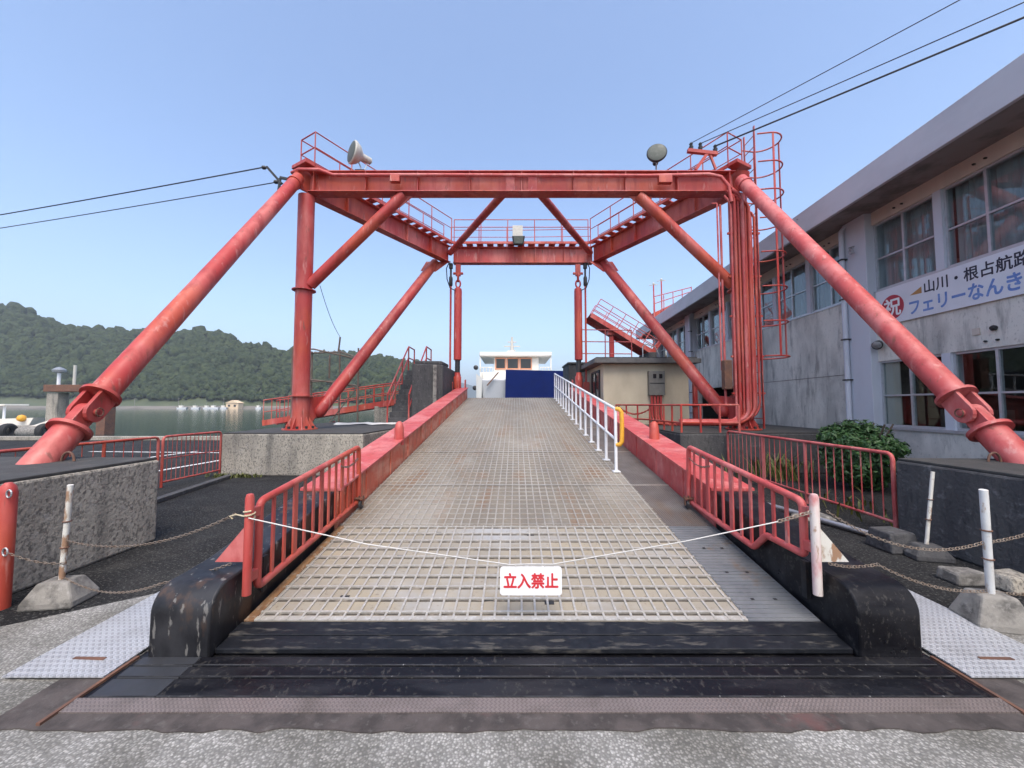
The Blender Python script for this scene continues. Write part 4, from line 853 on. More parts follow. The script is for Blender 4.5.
# ------------------------------------------------------------------ fences
def fence(pts, z0, z1, label, nb, m='pink', posts=None, mesh_bars=.008, name='pipe_fence', grp=None, midrail=None, r=.024):
    a, b = Vector((pts[0][0], pts[0][1], 0)), Vector((pts[1][0], pts[1][1], 0)); U = Vector((0, 0, 1))
    t = thing(name, (a + b) / 2 + U * 0, label, 'fence', grp)
    def bend(p, a_, b_, rad=.09):
        u = (a_ - p).normalized() * rad; w = (b_ - p).normalized() * rad
        return [p + u * (1 - k / 5) ** 2 + w * (k / 5) ** 2 for k in range(6)]
    A0, A1, B0, B1 = a, a + U * z1, b, b + U * z1
    mb = MB(); mb.path([A0] + bend(A1, A0, B1) + bend(B1, A1, B0) + [B0], r, 10); mb.build('frame', m, t, smooth=50)
    mb = MB(); mb.path([a + U * z0, b + U * z0], r * .8, 8); mb.build('bottom_rail', m, t, smooth=50)
    for f in (posts or []):
        p = lerp(a, b, f); mb = MB(); mb.tube(p, p + U * z1, r, 10); mb.build('post', m, t, smooth=50)
    if midrail: mb = MB(); mb.path([a + U * midrail, b + U * midrail], .01, 6); mb.build('mid_rail', m, t)
    for k in range(1, nb):
        p = lerp(a, b, k / nb); mb = MB(); mb.tube(p + U * z0, p + U * z1, mesh_bars, 6); mb.build('bar', m, t, smooth=60)
    return t
fence(((4.95, 9.0), (4.70, 4.86)), .16, 1.0, 'pink pipe fence with thin bars in front of the leafy shrub', 26, 'pink', [.33, .62])
fence(((-6.8, 7.65), (-6.75, 9.1)), .10, .98, 'short red mesh gate panel beside the water-side foundation', 14, 'red', None, .006, midrail=.55)
fence(((-6.86, 2.6), (-6.8, 7.55)), .10, .98, 'red pipe fence behind the mottled concrete block', 30, 'red', [.35, .62, .8], .006)
t = thing('platform_railing', (4.4, 9.5, .96), 'low red pipe railing around the edge of the building-side foundation', 'railing')
pl = [Vector((3.35, 12.6, 0)), Vector((3.98, 11.3, 0)), Vector((3.98, 9.2, 0)), Vector((5.35, 9.22, 0))]
for h in (1.60, 1.18):
    mb = MB(); mb.path([p + Vector((0, 0, h)) for p in pl], .024, 8); mb.build('rail', 'red', t, smooth=40)
for a, b, n in ((0, 1, 3), (1, 2, 4), (2, 3, 3)):
    for k in range(n):
        p = lerp(pl[a], pl[b], k / n); mb = MB(); mb.tube(p + Vector((0, 0, .95)), p + Vector((0, 0, 1.6)), .026, 8); mb.build('post', 'red', t, smooth=50)
p = pl[-1]; mb = MB(); mb.tube(p + Vector((0, 0, .95)), p + Vector((0, 0, 1.6)), .03, 8); mb.build('post', 'red', t, smooth=50)
mb = chain_mesh(sag((3.4, 12.5, 1.55), (4.0, 11.3, 1.5), .2), .08, .012); mb.build('railing_chain', 'red', t)

# ------------------------------------------------------------------ chain posts, chains and the hanging sign
def foot(c, w, h, label, top, r, m='white_rust', mf='conc_pale', rot=0):
    c = Vector(c); t = thing('chain_post', c, label, 'chain post', 'posts in concrete feet')
    mb = MB(); ca, sa = math.cos(rot), math.sin(rot); q = []
    for z, k in ((0, 1), (.05, .98), (h, .58)):
        for dx, dy in ((-1, -.72), (1, -.72), (1, .72), (-1, .72)):
            x, y = dx * w * k, dy * w * k; q.append(c + Vector((x * ca - y * sa, x * sa + y * ca, z)))
    f = [(3, 2, 1, 0), (8, 9, 10, 11)]
    for j in (0, 4):
        for k in range(4): f.append((j + k, j + (k + 1) % 4, j + 4 + (k + 1) % 4, j + 4 + k))
    mb.add(q, f); mb.build('concrete_foot', mf, t, bevel=.015)
    b0 = c + Vector((0, 0, h * .9)); mb = MB(); mb.tube(b0, Vector(top), r, 14); po = mb.build('pipe', m, t, smooth=40)
    d = (Vector(top) - b0).normalized()
    for k in (.35, .62):
        p = lerp(b0, top, k); mb = MB(); mb.path([p + d.orthogonal() * .0 + Vector((math.cos(a) * (r + .004), math.sin(a) * (r + .004), 0)) for a in [2 * math.pi * j / 10 for j in range(10)]], .006, 5, closed=True); mb.build('wire_tie', 'rust', po)
foot((-3.66, 3.25, 0), .185, .19, 'rusty cream post in a concrete foot before the mottled block', (-3.60, 3.22, .95), .02, rot=.15)
foot((3.50, 2.93, 0), .18, .23, 'leaning white post in the nearest concrete foot on the right', (3.425, 2.87, .985), .024, 'white_chip', rot=-.2)
foot((4.33, 4.16, 0), .17, .15, 'thin rusty post in a small concrete foot beside the dark block', (4.43, 4.15, .90), .017, mf='conc_dark', rot=-.2)
mb = MB(); mb.lathe((-4.03, 3.16, 0), (0, 0, 1), [(0, .055), (.9, .055), (.95, .045), (.98, .02)], 18); t = thing('bollard', (-4.03, 3.16, 0), 'red round bollard at the left edge beside the mottled block', 'bollard'); mb.build('post', 'red', t, smooth=40)
for z in (.45, .9):
    mb = MB(); mb.path([(-3.97 + .02 * math.cos(a), 3.12, z + .03 * math.sin(a)) for a in [2 * math.pi * j / 12 for j in range(12)]], .006, 6, closed=True); mb.build('chain_ring', 'galv', t)
def chain(pts, label, link=.034, r=.0027, m='chain'):
    mb = chain_mesh(pts, link, r); tag(mb.build('barrier_chain', m), label, 'chain')
chain(sag((-1.93, 2.77, .84), (-3.62, 3.23, .50), .12), 'rusty chain sagging from the left gate post to the rusty cream post')
chain(sag((-3.62, 3.23, .32), (-3.96, 3.12, .45), .03), 'short chain between the red bollard and the rusty cream post')
chain(sag((-1.95, 2.77, .50), (-2.5, 2.85, .33), .01) + sag((-2.5, 2.85, .33), (-3.64, 3.25, .20), .09)[1:], 'lower chain lying over the left ramp nose')
chain(sag((2.2, 2.77, .86), (3.44, 2.9, .60), .14) , 'rusty chain sagging from the right gate post to the leaning white post')
chain(sag((3.44, 2.9, .60), (4.5, 3.0, .95), .08), 'rusty chain rising right from the leaning white post')
chain(sag((2.2, 2.77, .50), (2.62, 2.86, .46), .02) + sag((2.62, 2.86, .46), (3.47, 2.93, .24), .06)[1:] + sag((3.47, 2.93, .24), (4.5, 3.0, .30), .06)[1:], 'lower chain trailing past the right ramp nose')
mb = MB(); mb.path([Vector((-1.82, 2.74, .82)), Vector((-1.0, 2.76, .635)), Vector((-.02, 2.75, .502)), Vector((.13, 2.75, .506)), Vector((.28, 2.75, .504)), Vector((1.2, 2.76, .655)), Vector((1.85, 2.76, .79))], .0042, 6)
rope = tag(mb.build('barrier_rope', 'rope', smooth=60), 'white rope stretched across the foot of the ramp', 'rope')
mb = chain_mesh([Vector((1.85, 2.76, .79)), Vector((2.15, 2.77, .87))], .035, .004); mb.build('rope_chain', 'chain', rope)
mb = MB(); mb.path([(-1.835 + .034 * math.cos(k * .7), 2.77 + .034 * math.sin(k * .7), .815 + .003 * k) for k in range(18)], .006, 6); mb.path([(-1.86, 2.75, .83), (-1.91, 2.74, .845), (-1.95, 2.74, .83), (-1.93, 2.74, .815)], .005, 6); mb.build('rope_knot', 'rope_old', rope)
t = thing('no_entry_sign', (.13, 2.745, .30), 'small white sign with red characters hanging on the rope', 'sign')
def rrect(cx, cz, w, h, r, y, n=4):
    pts = []
    for (sx, sz, a0) in ((1, -1, -90), (1, 1, 0), (-1, 1, 90), (-1, -1, 180)):
        for k in range(n + 1):
            a = R(a0 + 90 * k / n); pts.append((cx + sx * (w / 2 - r) + r * math.cos(a), y, cz + sz * (h / 2 - r) + r * math.sin(a)))
    return pts
mb = MB(); mb.prism(rrect(.13, .394, .424, .192, .02, 2.745), (0, .004, 0)); board = mb.build('signboard', 'sign_white', t)
for k, ch in enumerate('立入禁止'):
    v, f = glyph(ch, .034); x0 = .13 - .19 + k * .095
    mb = MB(); mb.add([(x0 + p.x * .095, 2.7442 - p.z * .00008, .394 - .052 + (p.y + .12) * .118 * .9) for p in v], f); mb.build('lettering', 'sign_red', board, fix=False)
for x in (.03, .23):
    mb = MB(); mb.path([(x, 2.747, .478), (x - .006, 2.744, .492), (x, 2.75, .508)], .0022, 6); mb.build('hanging_tie', 'rope', t)

# loose things on the ground to the right
def rubble(c, s, label, m='conc_dark', seed=0, name='concrete_lump'):
    r_ = random.Random(seed); c = Vector(c); mb = MB()
    P = []
    for z in (0, 1):
        for dx, dy in ((-1, -1), (1, -1), (1, 1), (-1, 1)):
            k = 1 if z == 0 else .82; P.append(c + Vector((dx * s[0] / 2 * k * r_.uniform(.85, 1.1), dy * s[1] / 2 * k * r_.uniform(.85, 1.1), z * s[2] * r_.uniform(.85, 1.1))))
    mb.hexa(P); tag(mb.build(name, m, bevel=.02), label, 'concrete lump')
rubble((4.22, 4.42, 0), (.34, .34, .21), 'dark cubic concrete lump beside the fence end', 'conc_dark', 3)
rubble((4.08, 3.62, 0), (.32, .22, .11), 'pale flat concrete fragment at the foot of the dark block', 'conc_pale', 4)
rubble((4.38, 3.5, 0), (.3, .25, .13), 'grey concrete fragment right of the pale flat one', 'conc', 5)
rubble((-4.0, 2.75, 0), (.26, .12, .05), 'brown broken slab on the ground at the left edge', 'rust', 6)
rubble((4.25, 5.6, 0), (.5, .3, .06), 'flat slab lying under the pink fence', 'conc_pale', 8)
mb = MB(); mb.tube((3.95, 6.3, .05), (4.35, 4.62, .05), .035, 12); tag(mb.build('ground_pipe', 'galv', smooth=40), 'pale pipe lying on the asphalt below the pink fence', 'pipe')

# ------------------------------------------------------------------ shrub, weeds
def leaf_cloud(mb, c, rad, n, size, seed, flat=.8, lo=.55):
    r_ = random.Random(seed); c = Vector(c)
    for k in range(n):
        while True:
            d = Vector((r_.uniform(-1, 1), r_.uniform(-1, 1), r_.uniform(-1, 1)))
            if .05 < d.length <= 1: break
        d = d.normalized() * (lo + (1 - lo) * r_.random() ** .6)
        d *= 1 + .22 * mnoise.noise(d * 2.6 + c)
        p = c + Vector((d.x * rad[0], d.y * rad[1], d.z * rad[2]))
        nrm = (d.normalized() + Vector((r_.uniform(-.7, .7), r_.uniform(-.7, .7), r_.uniform(-.2, .9)))).normalized()
        u = nrm.orthogonal().normalized(); u = Matrix.Rotation(r_.random() * 6.28, 3, nrm) @ u; w = nrm.cross(u); s = size * r_.uniform(.7, 1.3)
        mid = p - nrm * s * .12
        mb.add([p - u * s, mid - w * s * .42 * 1, p + u * s, mid + w * s * .42, p + u * s * .05], [(0, 1, 4), (1, 2, 4), (2, 3, 4), (3, 0, 4)])
t = thing('evergreen_shrub', (6.5, 7.5, 0), 'rounded glossy evergreen shrub behind the pink pipe fence', 'shrub')
mb = MB()
for k in range(14):
    a = k * 2.4; p = Vector((6.62 + .05 * math.cos(a), 7.5 + .05 * math.sin(a), 0)); q = Vector((6.62 + .5 * math.cos(a), 7.5 + .5 * math.sin(a), .75 + .25 * (k % 3)))
    mb.path([p, lerp(p, q, .5) + Vector((0, 0, .12)), q], .016, 6)
mb.build('stems', 'bark', t)
mb = MB()
leaf_cloud(mb, (6.62, 7.5, .66), (.62, .6, .64), 3600, .058, 1)
for k in range(16):
    a = k * 2.399; e = .15 + .75 * ((k * .618) % 1); leaf_cloud(mb, (6.62 + .52 * math.cos(a) * math.cos(e), 7.5 + .56 * math.sin(a) * math.cos(e), .66 + .6 * math.sin(e)), (.2, .2, .17), 150, .055, 20 + k, lo=.2)
mb.build('foliage', 'leaf', t, fix=False)
def weeds(c, n, h, spread, label, seed):
    r_ = random.Random(seed); mb = MB()
    for k in range(n):
        x = c[0] + r_.gauss(0, spread[0]); y = c[1] + r_.gauss(0, spread[1]); a = r_.random() * 6.28; hh = h * r_.uniform(.4, 1.1); w = .012
        l = Vector((math.cos(a), math.sin(a), 0)); p = Vector((x, y, c[2])); s_ = Vector((-l.y, l.x, 0)) * w
        q = p + l * hh * .25 + Vector((0, 0, hh * .7)); e = p + l * hh * .6 + Vector((0, 0, hh))
        mb.add([p - s_, p + s_, q + s_ * 1.3, q - s_ * 1.3, e], [(0, 1, 2, 3), (3, 2, 4)])
    tag(mb.build('weeds', 'weed', fix=False), label, 'weeds', kind='stuff')
weeds((5.75, 8.6, 0), 120, .55, (.35, .25), 'yellow-green weeds growing behind the pink fence', 1)
weeds((-6.2, 8.75, 0), 160, .09, (.3, .06), 'small green weeds at the foot of the water-side foundation', 2)
weeds((5.2, 6.2, 0), 40, .25, (.3, .5), 'dry weeds between the shrub and the pink fence', 3)

# ------------------------------------------------------------------ terminal building on the right
THB = math.atan(20 / 390)
bl = thing('terminal_building', (8 * math.cos(THB), -8 * math.sin(THB), 0), 'long two-storey grey terminal building with stained walls and flat eaves', 'building', rotz=-THB)
# local axes: x into the building, y along the wall (away from the camera), z up
S0, S1 = -9.0, 25.6
W = .22
wall = MB()
def wb(s0, s1, z0, z1, x0=0, x1=W): wall.box((x0, s0, z0), (x1, s1, z1))
wb(S0, 9.4, 0, 1.08); wb(S0, 9.4, 2.60, 4.2)
wb(10.06, 15.6, 0, 4.2); wb(19.3, 19.5, 0, 4.2); wb(15.6, 19.3, 2.36, 4.2); wb(20.25, 25.0, 0, 4.2)
wall.build('wall', 'bwall', bl)
mb = MB(); mb.box((0, S0, 5.82), (W, 9.4, 6.12)); mb.box((0, 10.06, 5.82), (W, 19.5, 6.12)); mb.box((0, 20.25, 5.82), (W, 25.0, 6.12)); mb.build('upper_wall_band', 'bwall_cream', bl)
for s in (.0, 9.4, 19.5, 25.0):
    mb = MB(); mb.box((-.16, s, 0), (W + .05, s + (.66 if s < 19 else .75 if s < 25 else .6), 6.118)); mb.build('pillar', 'pillar', bl, bevel=.01)
for s in (9.97, 19.42):
    mb = MB(); mb.path([(-.1, s + .02, 6.1), (-.24, s + .02, 5.95), (-.24, s + .02, 3.2), (-.24, s + .02, .1)], .055, 12); dp = mb.build('downpipe', 'pillar', bl, smooth=50)
    for z in (1.2, 2.2, 3.2, 4.2, 5.2):
        mb = MB(); mb.box((-.31, s - .05, z), (-.15, s + .09, z + .03)); mb.build('pipe_bracket', 'dark', dp)
# string course under upper windows and expansion joints
mb = MB(); mb.box((-.02, S0, 4.2), (W, 9.398, 4.235)); mb.box((-.02, 10.062, 4.2), (W, 19.498, 4.235)); mb.box((-.02, 20.252, 4.2), (W, 24.998, 4.235)); mb.build('sill_band', 'alu', bl)
for z in (2.36,):
    mb = MB(); mb.box((-.006, 10.07, z), (.004, 15.59, z + .018)); mb.build('wall_joint', 'soffit', bl)
# eaves
mb = MB(); mb.box((-.9, S0 - .6, 6.12), (9.0, S1 + .9, 6.42)); mb.build('roof_slab', 'soffit', bl)
mb = MB(); mb.box((-.98, S0 - .65, 6.03), (-.90, S1 + .95, 6.62)); mb.build('fascia', 'fascia', bl, bevel=.01)
mb = MB(); mb.box((-.90, S1 + .88, 6.03), (9.0, S1 + .96, 6.62)); mb.build('fascia', 'fascia', bl)
# rooms behind the glass
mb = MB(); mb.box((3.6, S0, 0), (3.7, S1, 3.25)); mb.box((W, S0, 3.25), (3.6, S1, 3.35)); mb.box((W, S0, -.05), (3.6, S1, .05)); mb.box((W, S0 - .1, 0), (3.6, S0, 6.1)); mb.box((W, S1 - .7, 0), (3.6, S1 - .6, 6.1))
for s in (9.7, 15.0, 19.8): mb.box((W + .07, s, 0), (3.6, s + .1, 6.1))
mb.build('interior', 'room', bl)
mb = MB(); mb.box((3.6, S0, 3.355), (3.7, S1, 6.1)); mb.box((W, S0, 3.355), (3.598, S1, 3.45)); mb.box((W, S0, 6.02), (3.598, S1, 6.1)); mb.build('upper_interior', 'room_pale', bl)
mb = MB(); mb.box((-.03, 9.39, .98), (W, S0, 1.075)) if False else None
glass_me = {}
def window(s0, s1, z0, z1, reflection_curtain=False, shelf=False):
    """two panes wide, two high; s0 is the end nearer the camera"""
    x = .07; fw = .045; sm = (s0 + s1) / 2; zm = z0 + (z1 - z0) * .47
    m = MB()
    for a, b in (((s0, z0), (s1, z0 + fw)), ((s0, z1 - fw), (s1, z1))): m.box((x - .03, a[0], a[1]), (x + .05, b[0], b[1]))
    for a, b in (((s0, z0 + fw), (s0 + fw, z1 - fw)), ((s1 - fw, z0 + fw), (s1, z1 - fw))): m.box((x - .03, a[0], a[1]), (x + .05, b[0], b[1]))
    w = m.build('window', 'alu', bl)
    m = MB(); m.box((x - .025, sm - .022, z0 + fw), (x + .045, sm + .022, z1 - fw)); m.build('mullion', 'alu', w)
    for a, b in ((s0 + fw, sm - .022), (sm + .022, s1 - fw)):
        m = MB(); m.box((x - .02, a, zm - .018), (x + .035, b, zm + .018)); m.build('transom', 'alu', w)
        for c, d in ((z0 + fw, zm - .018), (zm + .018, z1 - fw)):
            m = MB(); m.box((x + .008, a, c), (x + .014, b, d)); m.build('pane', 'glass', w)
    if reflection_curtain:  # added sheet behind the panes, imitating their grey reflections
        m = MB(); n = 40; pts = [(x + .16 + .025 * math.sin(k * 1.9), s0 + .03 + (s1 - s0 - .06) * k / n) for k in range(n + 1)]
        v_ = [(a, b, z0 + .02) for a, b in pts] + [(a, b, z1) for a, b in pts]
        m.add(v_, [(k, k + 1, n + 2 + k, n + 1 + k) for k in range(n)]); m.build('reflection_curtain', 'reflection_curtain', w, fix=False)
    for ds in (-.08, .1):
        m = MB(); m.lathe((0, sm + ds, z1 + .12), (-1, 0, 0), [(0, .018), (.03, .02), (.05, .01)], 8); m.build('vent_plug', 'dark', w)
def pier(s0, s1, z0, z1):
    m = MB(); m.box((-.01, s0, z0), (W, s1, z1)); m.build('window_pier', 'pillar', bl)
# near bay, both floors
s = 9.4
k = 0
while s - 1.40 > 0:
    window(s - 1.40, s - .0, 4.235, 5.82, k < 2); window(s - 1.40, s - .0, 1.12, 2.60)
    pier(s - 1.56, s - 1.40, 4.235, 5.82); pier(s - 1.56, s - 1.40, 1.08, 2.60)
    s -= 1.56; k += 1
mb = MB(); mb.box((0, S0, 1.08), (W, s, 2.6)); mb.box((0, S0, 4.235), (W, s, 5.82)); mb.build('wall', 'bwall', bl)
mb = MB(); mb.box((-.04, .66, 1.06), (W, 9.398, 1.12)); mb.build('sill', 'alu', bl)
s = 10.06
for k in range(6):
    window(s + .0, s + 1.41, 4.235, 5.82, k < 3 or k == 4)
    if k < 5: pier(s + 1.41, s + 1.573, 4.235, 5.82)
    s += 1.573
s = 20.25
for k in range(3):
    window(s, s + 1.44, 4.235, 5.82, k == 1)
    if k < 2: pier(s + 1.44, s + 1.583, 4.235, 5.82)
    s += 1.583
# ground-floor passage with pale door panels
mb = MB(); mb.box((1.4, 15.6, 0), (1.5, 19.3, 2.0)); mb.build('passage_screen', 'pillar', bl)
for k in range(5):
    mb = MB(); mb.box((1.36, 15.7 + k * .72, .9), (1.4, 16.35 + k * .72, 1.95)); mb.build('door_panel', 'alu', bl)
# desks and cabinets glimpsed behind the ground-floor glass
for s_, h, d in ((8.6, 1.5, .9), (7.2, 1.25, 1.6), (5.8, 1.7, 1.2), (4.1, 1.3, 1.5)):
    mb = MB(); mb.box((d, s_ - .4, .05), (d + .6, s_ + .4, h)); mb.build('cabinet', 'furniture', bl)
for s_ in (8.7, 7.6, 6.0):
    mb = MB(); mb.box((.5, s_ - .35, 3.45), (1.1, s_ + .35, 4.62)); mb.build('cabinet', 'furniture', bl)
mb = MB(); mb.box((.10, 9.0, 1.17), (.12, 9.34, 2.55)); mb.build('blind', 'bwall_cream', bl)
# small lamp by the pillar and service brackets
mb = MB(); mb.lathe((-.05, 9.3, 3.02), (-.6, -.5, -.3), [(0, .05), (.05, .08), (.2, .1), (.22, .02)], 14); lmp = mb.build('wall_lamp', 'dark', bl, smooth=40)
mb = MB(); mb.lathe((-.15, 9.22, 2.98), (-.6, -.5, -.3), [(0, .02), (.08, .085), (.1, .02)], 14); mb.build('lamp_face', 'galv', lmp, smooth=40)
mb = MB(); mb.path([(-.17, 9.7, 5.45), (-.28, 9.72, 5.42), (-.3, 9.66, 5.3), (-.25, 9.6, 5.25)], .014, 6); mb.path([(-.27, 9.68 + .07 * math.cos(a), 5.32 + .07 * math.sin(a)) for a in [.63 * j for j in range(10)]], .01, 5, closed=True); mb.build('service_bracket', 'galv', bl)
mb = MB(); mb.box((-.02, 7.32, 2.86), (0, 7.44, 2.98)); mb.build('blank_plate', 'bwall_cream', bl)
mb = MB(); mb.lathe((0, 7.1, 2.93), (-1, 0, 0), [(0, .045), (.04, .05), (.07, .03)], 12); mb.build('vent_cowl', 'dark', bl, smooth=40)
# banner, hung on the wall
bn = thing('wall_banner', (8 * math.cos(THB), -8 * math.sin(THB), 0), 'white banner with blue and black characters and a red disc on the building', 'banner', rotz=-THB)
mb = MB(); mb.box((-.045, 3.4, 3.40), (-.035, 9.32, 4.195)); sh_ = mb.build('sheet', 'banner', bn)
mb = MB(); mb.lathe((-.0455, 8.93, 3.755), (-1, 0, 0), [(0, .27), (.0025, .27)], 36); mb.build('red_disc', 'ink_red', sh_)
def btext(body, s_left, s_right, z0, z1, m, bold, x=-.0465):
    n = len(body); w = (s_left - s_right) / n
    for k, ch in enumerate(body):
        v, f = glyph(ch, bold)
        mb = MB(); mb.add([(x - p.z * .0001, s_left - (k + p.x) * w, z0 + (p.y + .12) * (z1 - z0)) for p in v], f); mb.build('lettering', m, sh_, fix=False)
btext('祝', 9.14, 8.72, 3.55, 3.97, 'sign_white', .02, -.049)
btext('山川・根占航路', 8.24, 6.50, 3.85, 4.12, 'ink', .02)
btext('フェリーなんきゅう', 8.58, 6.05, 3.47, 3.81, 'ink_blue', .028)
mb = MB(); mb.prism([(-.0468, 8.52, 3.90), (-.0468, 8.27, 4.02), (-.0468, 8.27, 3.885)], (-.002, 0, 0)); mb.build('orange_arrow', 'ink_orange', sh_)

# ------------------------------------------------------------------ control hut
t = thing('control_hut', (4.4, 14.5, .95), 'small beige control hut with flat dark roof behind the gantry', 'hut')
m = MB(); m.box((3.05, 13.0, .95), (5.9, 16.0, 2.98)); hw = m.build('wall', 'hut', t, bevel=.01)
m = MB(); m.box((2.7, 12.7, 2.98), (6.2, 16.4, 3.13)); m.build('roof_slab', 'hut_roof', t, bevel=.01)
m = MB(); m.box((2.78, 12.8, 3.13), (6.1, 16.3, 3.18)); m.build('roof_upstand', 'conc_dark', t)
m = MB(); m.box((3.03, 13.5, 1.75), (3.047, 14.7, 2.75)); wdw = m.build('window', 'shipglass', t)
m = MB(); m.box((3.0, 13.44, 1.69), (3.05, 13.5, 2.81)); m.box((3.0, 14.7, 1.69), (3.05, 14.76, 2.81)); m.box((3.0, 13.5, 1.69), (3.05, 14.7, 1.75)); m.box((3.0, 13.5, 2.75), (3.05, 14.7, 2.81)); m.box((3.01, 14.07, 1.75), (3.05, 14.12, 2.75)); m.build('frame', 'dark', wdw)
t = thing('electrical_cabinet', (4.8, 12.9, .95), 'grey electrical cabinet with two meters on the hut wall', 'cabinet')
m = MB(); m.box((4.52, 12.82, 1.92), (5.04, 12.995, 2.72)); m.build('case', 'box', t, bevel=.01)
m = MB(); m.box((4.54, 12.812, 2.30), (5.02, 12.822, 2.33)); m.build('door_gap', 'dark', t)
for x in (4.70, 4.90):
    m = MB(); m.box((x - .05, 12.8, 2.48), (x + .05, 12.822, 2.62)); m.build('meter', 'shipglass', t)
t = thing('conduit_riser', (4.78, 12.9, .95), 'red bundle of conduits dropping from the electrical cabinet', 'conduit')
for k in range(4):
    x = 4.62 + k * .1; m = MB(); m.path([(x, 12.9, 1.93), (x, 12.9, 1.3), (x + .02, 12.86, 1.1), (x + .1, 12.7, 1.0), (x + .3, 12.2, .99)], .04, 8); m.build('pipe', 'red', t, smooth=50)
t = thing('door_post', (6.05, 12.9, .95), 'dark red upright frame at the right end of the hut', 'frame')
m = MB(); m.box((6.0, 12.85, .95), (6.12, 12.97, 2.45)); m.build('upright', 'red', t)
for z in (1.55, 2.35):
    m = MB(); m.box((5.98, 12.83, z), (6.3, 12.96, z + .1)); m.build('bracket', 'dark', t)

# ------------------------------------------------------------------ quay towers, gangways, scaffold behind
t = thing('stair_tower', (-3.1, 14, .95), 'dark stepped concrete stair tower with red handrails left of the ramp', 'stair tower')
m = MB(); m.prism([(-3.35, 13.0, -1.7), (-2.36, 13.3, -1.7), (-2.3, 17.5, -1.7), (-3.35, 17.5, -1.7)], (0, 0, 4.68)); m.build('tower_block', 'conc_dark', t, bevel=.03)
m = MB(); m.box((-4.2, 15.6, -1.7), (-3.352, 17.5, 2.98)); m.build('upper_landing', 'conc_dark', t, bevel=.03)
for k in range(10):
    m = MB(); m.box((-4.16, 13.0 + k * .26, .2), (-3.352, 13.0 + (k + 1) * .26 - .003, .97 + (k + 1) * .2)); m.build('stair_step', 'conc_dark', t, bevel=.01)
m = MB(); m.box((-2.66, 13.09, 1.6), (-2.54, 13.24, 2.95)); m.build('lime_streak', 'conc_pale', t)
for x in (-4.13, -3.42):
    U = Vector((0, 0, 1)); a = Vector((x, 12.95, 1.0)); b = Vector((x, 15.5, 2.98))
    for h in (.95, .5):
        m = MB(); m.path([a + U * h, b + U * h, b + Vector((0, .9, h))], .028, 8); m.build('handrail', 'red', t, smooth=50)
    for f in (0, .33, .66, 1):
        p = lerp(a, b, f); m = MB(); m.tube(p, p + U * .95, .028, 8); m.build('rail_post', 'red', t, smooth=50)
    m = MB(); m.tube(b + Vector((0, .9, 0)), b + Vector((0, .9, .95)), .028, 8); m.build('rail_post', 'red', t, smooth=50)
m = MB(); m.prism([(-3.3, 13.2, 2.985), (-2.4, 13.3, 2.985), (-2.35, 14.4, 2.985), (-3.2, 14.2, 2.985)], (0, 0, .12)); m.build('roof_lid', 'conc_dark', t, bevel=.03)
t = thing('quay_tower', (3.1, 18.5, 0), 'plain dark concrete quay tower behind the right lifting cylinder', 'tower')
m = MB(); m.box((2.62, 18, -1.7), (3.7, 20, 3.5)); m.build('body', 'conc_dark', t, bevel=.03)
m = MB(); m.box((2.58, 17.95, 3.5), (3.74, 20.05, 3.58)); m.build('cap', 'conc_dark', t, bevel=.01)

t = thing('passenger_gangway', (-7, 16, .5), 'low red passenger gangway bridge behind the water-side column', 'gangway')
a, b = Vector((-10.3, 16.2, .85)), Vector((-4.3, 15.2, 1.75)); U = Vector((0, 0, 1))
for off in (0, .9):
    o_ = Vector((0, off, 0)); m = MB(); m.beam(a + o_, b + o_, .1, .22); m.build('side_beam', 'red', t)
    m = MB(); m.path([a + o_ + U * .95, b + o_ + U * .75], .025, 8); m.build('handrail', 'red', t, smooth=50)
    m = MB(); m.path([a + o_ + U * .46, b + o_ + U * .4], .018, 8); m.build('handrail', 'red', t, smooth=50)
    for k in range(17):
        p = lerp(a, b, k / 16) + o_; m = MB(); m.tube(p, p + U * (.95 - .2 * k / 16), .018, 6); m.build('rail_post', 'red', t)
m = MB(); m.beam(a + Vector((0, .45, .1)), b + Vector((0, .45, .1)), .8, .03); m.build('deck', 'rust', t)
m = MB(); m.box((-5.4, 15.3, -2.5), (-4.2, 17.2, 1.55)); m.build('abutment', 'conc', t, bevel=.02)
m = MB(); m.beam((-10.3, 16.6, -1), (-9.2, 16.6, 1.6), .08, .08); m.beam((-10.3, 16.6, -.6), (-7.5, 16.6, .9), .08, .08); m.beam((-10.4, 16.6, .3), (-7.8, 16.6, .3), .06, .06); m.build('bracing', 'red', t)
t = thing('rusty_scaffold', (-6.3, 13.5, .97), 'thin rusty scaffold frame standing behind the water-side column', 'scaffold')
def bar(p, q, r=.025, n='pole'): MB().tube(p, q, r, 8).build(n, 'scaffold', t, smooth=50)
for x, y in ((-7.45, 13.2), (-6.15, 13.9), (-5.25, 13.3), (-7.3, 14.2)):
    bar((x, y, .97), (x - .02, y, 3.55), .03)
for z in (3.5, 2.45):
    bar((-7.45, 13.2, z), (-6.75, 13.2, z)); bar((-6.75, 13.2, z), (-5.2, 13.3, z - .35 if z > 3 else z - .2)); bar((-7.45, 13.2, z), (-7.3, 14.2, z)); bar((-7.3, 14.2, z), (-6.15, 13.9, z)); bar((-6.15, 13.9, z), (-5.25, 13.3, z - .3))
bar((-6.2, 13.3, 1.0), (-5.25, 13.3, 2.25), .02, 'diagonal'); bar((-6.75, 13.2, .97), (-6.15, 13.3, 2.4), .02, 'diagonal'); bar((-7.45, 13.2, 1.2), (-7.3, 14.2, 2.4), .02, 'diagonal'); bar((-6.2, 13.2, 3.3), (-6.2, 13.2, 2.5), .03)
bar((-6.0, 13.4, 3.45), (-5.95, 13.4, 3.95), .03, 'finial')
